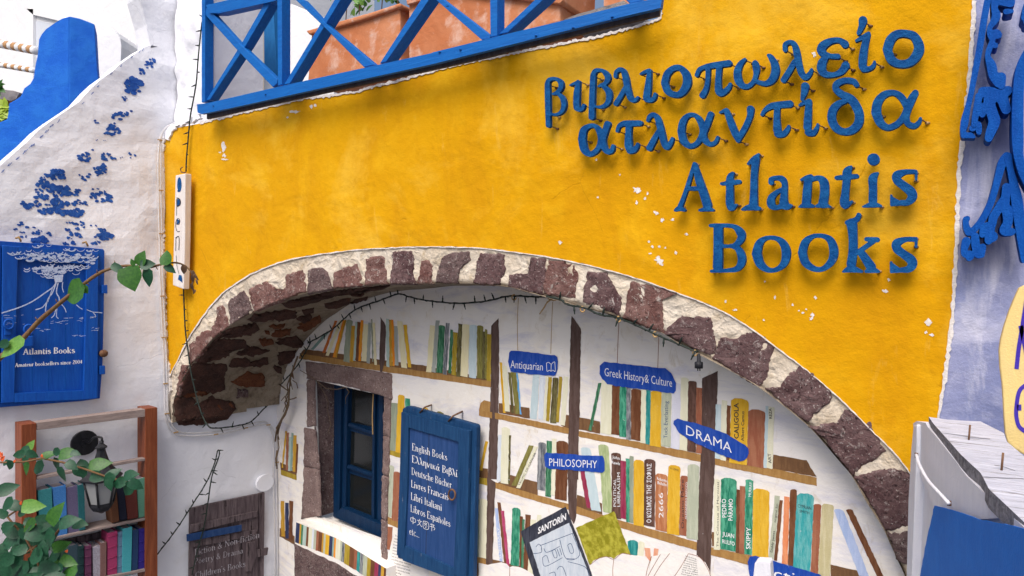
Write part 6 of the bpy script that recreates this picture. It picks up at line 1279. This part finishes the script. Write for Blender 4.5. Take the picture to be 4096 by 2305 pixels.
serif_text('lettering', 'Poetry & Drama', (1466, 1362), (1838, 1276), 42, JL, faded, jb, CW, wt=.95)
serif_text('lettering', "Children's Books", (1474, 1466), (1856, 1376), 44, JL, faded, jb, CW, wt=.95)
jc = thing('junction_cap', 'round white plastered cap on the jamb above the old board sign', 'wall cap', SIDE.off(.02).at(1060, 1930))
pc2 = SIDE.off(.035).at(*CW((2005, 748))[0])
prism('cap', [pc2+SA*.10*math.cos(k*math.pi/9)*.95+Vector((0, 0, .085*math.sin(k*math.pi/9))) for k in range(18)], 0, white_w, jc, bev=.008, dirv=-SIDE.n*.035)
# dry vine twisting down beside the window
vn = thing('dry_vine', 'leafless twisted dry vine climbing beside the window under the arch', 'vine', BACK.off(.05).at(1110, 2000))
for k, p in enumerate(([(1040, 880), (1010, 960), (985, 1040), (975, 1150), (970, 1250), (945, 1320), (905, 1380), (880, 1440), (870, 1520)], [(1030, 900), (960, 1100), (975, 1200), (950, 1290), (920, 1360), (890, 1450)], [(1000, 1060), (1030, 1080), (1040, 1120)], [(985, 1060), (1000, 1130)], [(975, 1160), (940, 1185), (915, 1215)], [(960, 1240), (945, 1260), (930, 1300)])):
    tube('stem', [BACK.off(.10+.012*math.sin(i*2+k)).at(*q) for i, q in enumerate(CL(p))], [.009, .007, .004, .004, .004, .004][k], twig, vn)
for p in ([(30, 0), (110, 60), (75, 140), (90, 200), (40, 290), (20, 400), (30, 480), (10, 560), (15, 640)], [(120, 0), (80, 100), (100, 170), (50, 260), (10, 330), (30, 420)], [(95, 120), (140, 110), (160, 100)], [(15, 500), (5, 560), (10, 620)]):
    tube('stem', [BACK.off(.10).at(*q) for q in C2(p)], .006, twig, vn)
put_leaf(vn, BACK.off(.12).at(*CL((1000, 1000))[0]), (.1, 0, -1), BACK.n, .07, leaf_dry)
tube('stem', [BACK.off(.06).at(*q) for q in C3([(0, 625), (60, 660), (120, 700), (200, 765), (280, 770), (345, 755), (372, 790), (345, 830), (345, 880)])], .003, twig, vn)
tube('stem', [BACK.off(.05).at(*q) for q in C3([(120, 700), (180, 790), (215, 870), (205, 920), (235, 1040), (210, 1100), (260, 1120), (240, 1130)])], .0022, twig, vn)
# ---------------------------------------------------------------- foreground branch with large leaves
br = thing('vine_branch', 'thorny vine shoot with large round green leaves reaching across in front of the blue shutter', 'vine', facing(2.6).at(0, 1430))
GP = lambda d: facing(2.7-d)
st = crom([(-90, 1330, 0), (20, 1235, 0), (120, 1155, 0), (180, 1100, 0), (300, 970, 0), (400, 885, 0), (470, 825, 0), (640, 690, 0), (740, 620, 0), (820, 585, 0), (960, 557, 0), (1110, 572, 0), (1230, 545, 0), (1330, 535, 0), (1400, 560, 0), (1440, 600, 0)], 4)
n = len(st)
tube('stem', [GP(.02*math.sin(i*.3)).at(*C1((x, y))[0]) for i, (x, y, z) in enumerate(st)], .004, stem_m, br, 6, [.0115-.009*i/n for i in range(n)])
for x, y, a in ((355, 935, 1.2), (280, 965, 2.2), (735, 610, 1.8), (660, 690, -.8), (590, 725, 2.5), (870, 540, 1.9), (1180, 570, -1), (430, 830, 2)):
    u, v = C1((x, y))[0]; P = GP(0).at(u, v); tube('thorn', [P, P+(RT*math.cos(a)+UP*math.sin(a))*.013], .003, stem_m, br, 5, [.003, .0005])
def leafpx(par, c, x, y, px, ang, mat, dist, wr=.75, curl=.15, nr=None, name='leaf'):
    """leaf whose middle is at a traced spot, length in crop pixels, direction in degrees on the picture (90 = up)"""
    u, v = c((x, y))[0]; P = facing(dist).at(u, v); L = px*c.k/FPX*dist; a = R(ang); d = RT*math.cos(a)+UP*math.sin(a)
    N = nr if nr is not None else (-FW+UP*rr.uniform(.1, .7)+RT*rr.uniform(-.4, .4)); d = (d-FW*rr.uniform(-.3, .3)).normalized()
    put_leaf(par, P-d*L*.5, d, N, L, mat, wr, curl, name)
for a in ((560, 765, 215, 205, leaf_m, .95), (640, 740, 70, 310, leaf_m, .9), (895, 582, 130, 330, leaf_d, .5), (1068, 500, 125, 70, leaf_m, .85), (990, 655, 200, 285, leaf_m, .95), (1120, 650, 150, 260, leaf_d, .7), (1115, 548, 110, 10, leaf_d, .8), (1255, 495, 125, 100, leaf_m, .85), (1285, 580, 105, 320, leaf_d, .6), (85, 1180, 230, 215, leaf_l, .55), (20, 1150, 120, 190, leaf_d, .6), (1000, 530, 60, 120, leaf_m, .7)):
    leafpx(br, C1, a[0], a[1], a[2], a[3], a[4], 2.66, a[5], .12, -FW+UP*rr.uniform(.1, .4)+RT*rr.uniform(-.3, .3))
for a in ((1385, 590, 80, 250, .6), (1460, 620, 60, 300, .5), (1455, 660, 70, 270, .4), (1450, 720, 60, 280, .4), (1485, 680, 45, 280, .4), (1465, 755, 40, 240, .5), (1475, 640, 60, 300, .4)):
    leafpx(br, C1, a[0], a[1], a[2], a[3], leaf_dry, 2.66, a[4], .5, name='withered_leaf')
tube('tendril', [GP(0).at(*q) for q in C1([(1440, 600), (1465, 640), (1450, 700), (1465, 760)])], .003, twig, br, 5)
# ---------------------------------------------------------------- bougainvillea bush at lower left
bg_ = thing('bougainvillea', 'leafy green bougainvillea with a few orange red bracts in front of the bookcase', 'bush', facing(3.4).at(60, 2304))
LV = [(250, 375, 90, 60), (190, 425, 110, 200), (150, 450, 100, 190), (265, 450, 90, 330), (200, 500, 110, 230), (305, 560, 150, 200), (215, 570, 110, 250), (400, 450, 120, 20), (455, 430, 100, 200), (465, 540, 130, 250), (560, 440, 150, 10), (620, 440, 80, 350), (510, 620, 150, 260), (590, 540, 110, 330), (640, 600, 90, 300), (690, 540, 120, 340), (680, 600, 110, 250), (820, 530, 170, 15), (800, 635, 130, 350), (930, 605, 130, 40), (890, 660, 120, 230), (1000, 660, 100, 30), (970, 690, 120, 200), (1070, 620, 140, 20), (1050, 740, 150, 230), (1120, 700, 120, 330), (900, 700, 100, 280),
      (65, 730, 150, 20), (50, 860, 150, 200), (130, 875, 120, 340), (170, 925, 120, 200), (270, 875, 170, 0), (90, 1070, 190, 170), (60, 1040, 120, 30), (230, 1040, 150, 210), (340, 990, 150, 160), (320, 1105, 190, 345), (455, 935, 200, 60), (565, 1000, 170, 20), (655, 1020, 130, 5), (430, 1050, 150, 190), (60, 1180, 160, 210), (215, 1180, 150, 250), (400, 1150, 190, 230), (280, 1290, 180, 200), (500, 1200, 150, 20), (430, 1290, 160, 200), (560, 1330, 150, 350), (395, 1390, 200, 10), (150, 1400, 210, 190), (40, 1320, 150, 200), (240, 1420, 160, 220), (560, 1420, 150, 190), (310, 1340, 120, 250), (520, 1260, 110, 80), (150, 1240, 130, 190), (350, 1220, 120, 90), (330, 1440, 170, 350), (60, 1420, 190, 30), (480, 1400, 120, 230), (130, 1320, 130, 40), (10, 930, 110, 150), (20, 1250, 120, 100), (470, 1340, 110, 330), (380, 1040, 110, 30), (180, 1110, 100, 280), (440, 1130, 120, 60), (20, 1390, 160, 120), (250, 1480, 180, 30), (430, 1470, 170, 160), (100, 1480, 170, 10), (80, 540, 90, 240), (40, 520, 70, 200)]
for i, (x, y, L, a) in enumerate(LV):
    mt = rr.choice([leaf_d]*8+[leaf_m])
    if i in (0, 31): mt = leaf_l
    if i in (7, 10, 37, 52): mt = leaf_m
    leafpx(bg_, CB, x, y, L*1.08, a, mt, 3.4+rr.uniform(-.12, .12), rr.uniform(.55, .75), .2, -FW+UP*rr.uniform(.2, .9)+RT*rr.uniform(-.5, .5))
for i in range(46):
    x = rr.uniform(-20, 620); y = rr.uniform(1000, 1480)
    if x > 380+ (y-1000)*.5: continue
    leafpx(bg_, CB, x, y, rr.uniform(90, 150), rr.uniform(0, 360), leaf_d, 3.62+rr.uniform(-.06, .1), .65, .2)
for p in ([(-60, 515), (60, 515), (200, 510), (350, 480), (520, 515), (700, 570), (900, 640), (1100, 690)], [(-60, 950), (60, 960), (100, 1010), (200, 1120), (300, 1300), (350, 1500)], [(60, 960), (150, 900), (200, 880)], [(300, 1300), (420, 1150), (520, 1020)], [(-60, 1420), (150, 1300), (300, 1200)]):
    tube('stem', [facing(3.45).at(*q) for q in CB(p)], .005, stem_m, bg_)
for x, y in ((5, 450), (20, 480), (345, 460), (170, 850), (120, 500), (550, 1240), (495, 1350), (200, 460)):
    for k in range(2): leafpx(bg_, CB, x+rr.uniform(-5, 5), y+rr.uniform(-5, 5), 24 if x > 60 else 44, rr.uniform(40, 140), petal, 3.36, .8, .3, name='bract')
# ---------------------------------------------------------------- right hand side: lavender wall, fretwork, cream board, white bench
lw = thing('lavender_wall', 'lavender blue plastered wall beside the yellow facade at the right', 'wall', WALL.at(3900, 1600))
LWP = Plane((0, 3.5, 0), (0, -1, 0))
slab('plaster_face', [(x+5, y) for x, y in RIGHT]+[(4700, 2700), (4700, -300)], LWP.off(-.004), .2, lav, lw)
FR = LWP.off(.13)
g = 'blue fretwork letters on the lavender wall'
fA = thing('blue_fretwork', 'upper blue carved letter with notched scroll edges on the lavender wall', 'fretwork', FR.at(3850, 550), g)
shape('scroll', [[(400, -30, 36), (385, 30, 36), (350, 220, 36), (318, 430, 36), (285, 620, 34), (250, 800, 32), (215, 980, 30), (180, 1130, 32), (150, 1270, 42), (128, 1390, 22)], [(130, 1415, 20), (200, 1400, 30), (250, 1420, 18)], [(230, 1330, 34), (290, 1290, 36), (300, 1370, 30)]], R1, FR, .07, deep_b, fA, bev=.004)
shape('scroll', [[(480, -20, 50), (460, 80, 34), (480, 160, 46), (450, 230, 36), (410, 290, 26), (420, 360, 34), (440, 420, 30), (410, 500, 30), (390, 580, 28), (430, 680, 50), (450, 780, 50), (500, 860, 45)], [(480, 350, 50), (500, 360, 40)], [(470, 470, 30)], [(530, 800, 52), (530, 880, 45)], [(510, -10, 60), (620, 20, 55)], [(580, 120, 30), (640, 115, 22)]], R1, FR.off(.004), .09, deep_b, fA, bev=.004)
shape('scroll', [[(340, 950, 50), (420, 960, 60), (500, 990, 65), (590, 940, 50), (620, 930, 30)], [(420, 1000, 70), (410, 1080, 60), (440, 1180, 60), (460, 1260, 60), (420, 1370, 50), (400, 1430, 40)], [(550, 1040, 60), (580, 1130, 52)], [(300, 1000, 40), (275, 1120, 34), (260, 1220, 34), (250, 1290, 30)], [(340, 1100, 34), (335, 1180, 36)]], R1, FR.off(.002), .11, deep_b, fA, bev=.004)
fB = thing('blue_fretwork', 'tall curved blue carved stroke at the right edge of the picture', 'fretwork', FR.at(4080, 400), g)
shape('scroll', [[(810, 520, 40), (740, 680, 50), (715, 850, 55), (705, 1000, 58), (700, 1200, 60), (700, 1450, 60), (712, 1620, 50), (760, 1800, 45), (830, 1950, 40)]], R1, FR.off(.03), .12, deep_b, fB, bev=.004)
shape('scroll', [[(780, 180, 44), (800, 60, 40), (790, 230, 30)]], R1, FR.off(.03), .1, deep_b, fB, bev=.004)
fC = thing('blue_fretwork', 'lower blue carved slanting letter with scalloped feet on the lavender wall', 'fretwork', FR.at(3900, 1100), g)
shape('scroll', [[(160, 820, 28), (170, 900, 36), (200, 960, 36), (270, 905, 34), (350, 800, 36), (420, 660, 36), (470, 500, 36), (510, 350, 40), (545, 230, 46), (590, 170, 46)], [(180, 815, 30)]], R2, FR, .10, deep_b, fC, bev=.004)
shape('scroll', [[(600, 170, 44), (625, 300, 36), (660, 450, 46), (690, 600, 60), (710, 760, 60), (730, 900, 56), (745, 1050, 46), (765, 1250, 28)]], R2, FR.off(.002), .08, deep_b, fC, bev=.004)
shape('scroll', [[(585, 490, 44), (575, 600, 48), (550, 660, 60), (500, 720, 46), (450, 800, 46), (430, 880, 44), (360, 910, 46), (335, 980, 32)], [(590, 720, 56), (600, 850, 50), (560, 940, 46), (640, 950, 40)], [(440, 1000, 56)], [(420, 900, 50), (400, 1040, 42)]], R2, FR.off(.004), .11, deep_b, fC, bev=.004)
shape('scroll', [[(170, 1050, 46), (150, 1120, 38), (150, 1180, 32), (210, 1190, 44), (200, 1220, 34)], [(260, 1000, 42), (270, 1100, 46), (300, 1180, 46), (340, 1110, 36), (330, 1190, 30)]], R2, FR.off(.003), .11, deep_b, fC, bev=.004)
cbd = thing('cream_sign', 'cream painted board with purple lettering cut off by the right edge of the picture', 'sign', LWP.off(.5).at(4060, 1850))
CBP = LWP.off(.45)
slab('board', crom_px := R3([(1250, 60), (1027, 88), (985, 110), (940, 210), (900, 310), (860, 430), (832, 540), (820, 640), (828, 780), (845, 900), (855, 1050), (862, 1200), (872, 1320), (890, 1390), (940, 1440), (1040, 1500), (1250, 1600)]), CBP, .04, cream_b, cbd, bev=.006)
for p, wd in (([(1050, 190), (1015, 420), (985, 600), (965, 780)], 36), ([(1000, 420), (1060, 700)], 40), ([(1060, 900), (990, 960), (965, 1090), (965, 1180), (990, 1260), (1060, 1310)], 34), ([(970, 1100), (1005, 1098)], 50)):
    line(R3, p, wd, purple, CBP.off(.0015), cbd, 'lettering')
# white painted box / bench with a blue sheet, lower right foreground
bx = thing('white_bench', 'weathered white timber bench top of two nailed boards at the lower right', 'bench', Plane((0, 2.6, 0), (0, -1, 0)).at(3900, 2300))
zt = Plane((0, 3.05, 0), (0, -1, 0)).at(*R4((565, 305))[0]).z
HZ = Plane((0, 0, zt), (0, 0, 1))
ea, eb = HZ.at(*R4((560, 330))[0]), HZ.at(*R4((1254, 1085))[0]); kn = (eb-ea).cross(Vector((0, 0, 1))).normalized()
if kn.dot(EYE-ea) < 0: kn = -kn
KP = Plane(ea, kn)
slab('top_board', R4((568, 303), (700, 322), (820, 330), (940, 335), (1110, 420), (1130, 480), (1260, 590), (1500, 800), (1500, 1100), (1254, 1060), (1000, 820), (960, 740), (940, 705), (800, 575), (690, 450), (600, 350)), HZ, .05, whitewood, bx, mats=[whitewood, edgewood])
slab('side_board', R4((455, 350), (480, 333), (545, 345), (560, 375), (600, 420), (680, 520), (760, 620), (840, 730), (945, 830), (1100, 960), (1254, 1095), (1400, 1250), (1254, 1190), (1100, 1030), (930, 1040), (750, 985), (600, 940), (520, 760), (478, 600)), KP.off(-.004), .04, white_p, bx)
for x, y, x2, y2 in ((862, 405, 856, 468), (1068, 595, 1092, 688)):
    a, b2 = R4((x2, y2), (x, y)); P = HZ.at(*a); tube('nail', [P, P+Vector((.003, 0, .05))], .003, rust, bx)
line(R4, [(665, 418), (800, 436), (880, 450), (1010, 462)], 3, edgewood, HZ.off(.001), bx, 'crack'); line(R4, [(1040, 650), (1100, 660), (1190, 690)], 3, edgewood, HZ.off(.001), bx, 'crack'); line(R4, [(960, 735), (1100, 742), (1250, 748)], 4, edgewood, HZ.off(.001), bx, 'crack')
cb2 = thing('white_cabinet', 'white cabinet side with a blue sheet and cord handle, lower right corner', 'cabinet', Plane((0, 2.4, 0), (0, -1, 0)).at(3650, 2300))
KP = KP.off(.01)
slab('stile', R4((458, 360), (480, 356), (478, 560), (462, 1000), (440, 1560), (405, 1560), (420, 900), (442, 520)), KP, .05, white_p, cb2, bev=.006)
slab('front_panel', R4((479, 380), (560, 440), (700, 600), (900, 800), (1254, 1100), (1500, 1300), (1500, 1600), (440, 1600), (463, 1000)), KP.off(-.03), .03, white_p, cb2)
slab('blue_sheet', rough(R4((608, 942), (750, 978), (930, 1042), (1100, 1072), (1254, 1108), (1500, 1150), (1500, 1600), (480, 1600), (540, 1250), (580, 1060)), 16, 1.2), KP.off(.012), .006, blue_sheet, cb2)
cq = crom([(478, 575, 0), (500, 650, 0), (560, 760, 0), (640, 850, 0), (715, 930, 0)], 5)
tube('cord_handle', [KP.off(.02+.02*math.sin(i/len(cq)*3.14)).at(*R4((x, y))[0]) for i, (x, y, z) in enumerate(cq)], .006, white_p, cb2)
for x, y in ((478, 580), (714, 925)):
    a, b2 = R4((x, y-18), (x+2, y+20)); tube('cord_end', [KP.off(.02).at(*a), KP.off(.02).at(*b2)], .006, rust, cb2)
pt_ = thing('grey_post_top', 'pale grey square post top in front of the lowest painted sign', 'post', KP.at(3050, 2300))
slab('post', C6((412, 1352), (430, 1340), (522, 1345), (530, 1360), (545, 1560), (390, 1560)), Plane((0, 3.1, 0), (0, -1, 0)), .06, white_p, pt_, bev=.004)
bpy.context.view_layer.update()

# each title belongs to the painted book it is written on
bks = [o for o in mural.children if o.name.startswith('painted_book')]
def ctr(o): return sum((WL[o.name]+v.co for v in o.data.vertices), Vector())/len(o.data.vertices)
bc_ = [(ctr(o), o) for o in bks]
for o in [o for o in mural.children if o.name.startswith('spine_title')]:
    c_ = ctr(o); setp(o, min(bc_, key=lambda q: abs(q[0].x-c_.x)*3+abs(q[0].z-c_.z))[1])
bpy.context.view_layer.update()
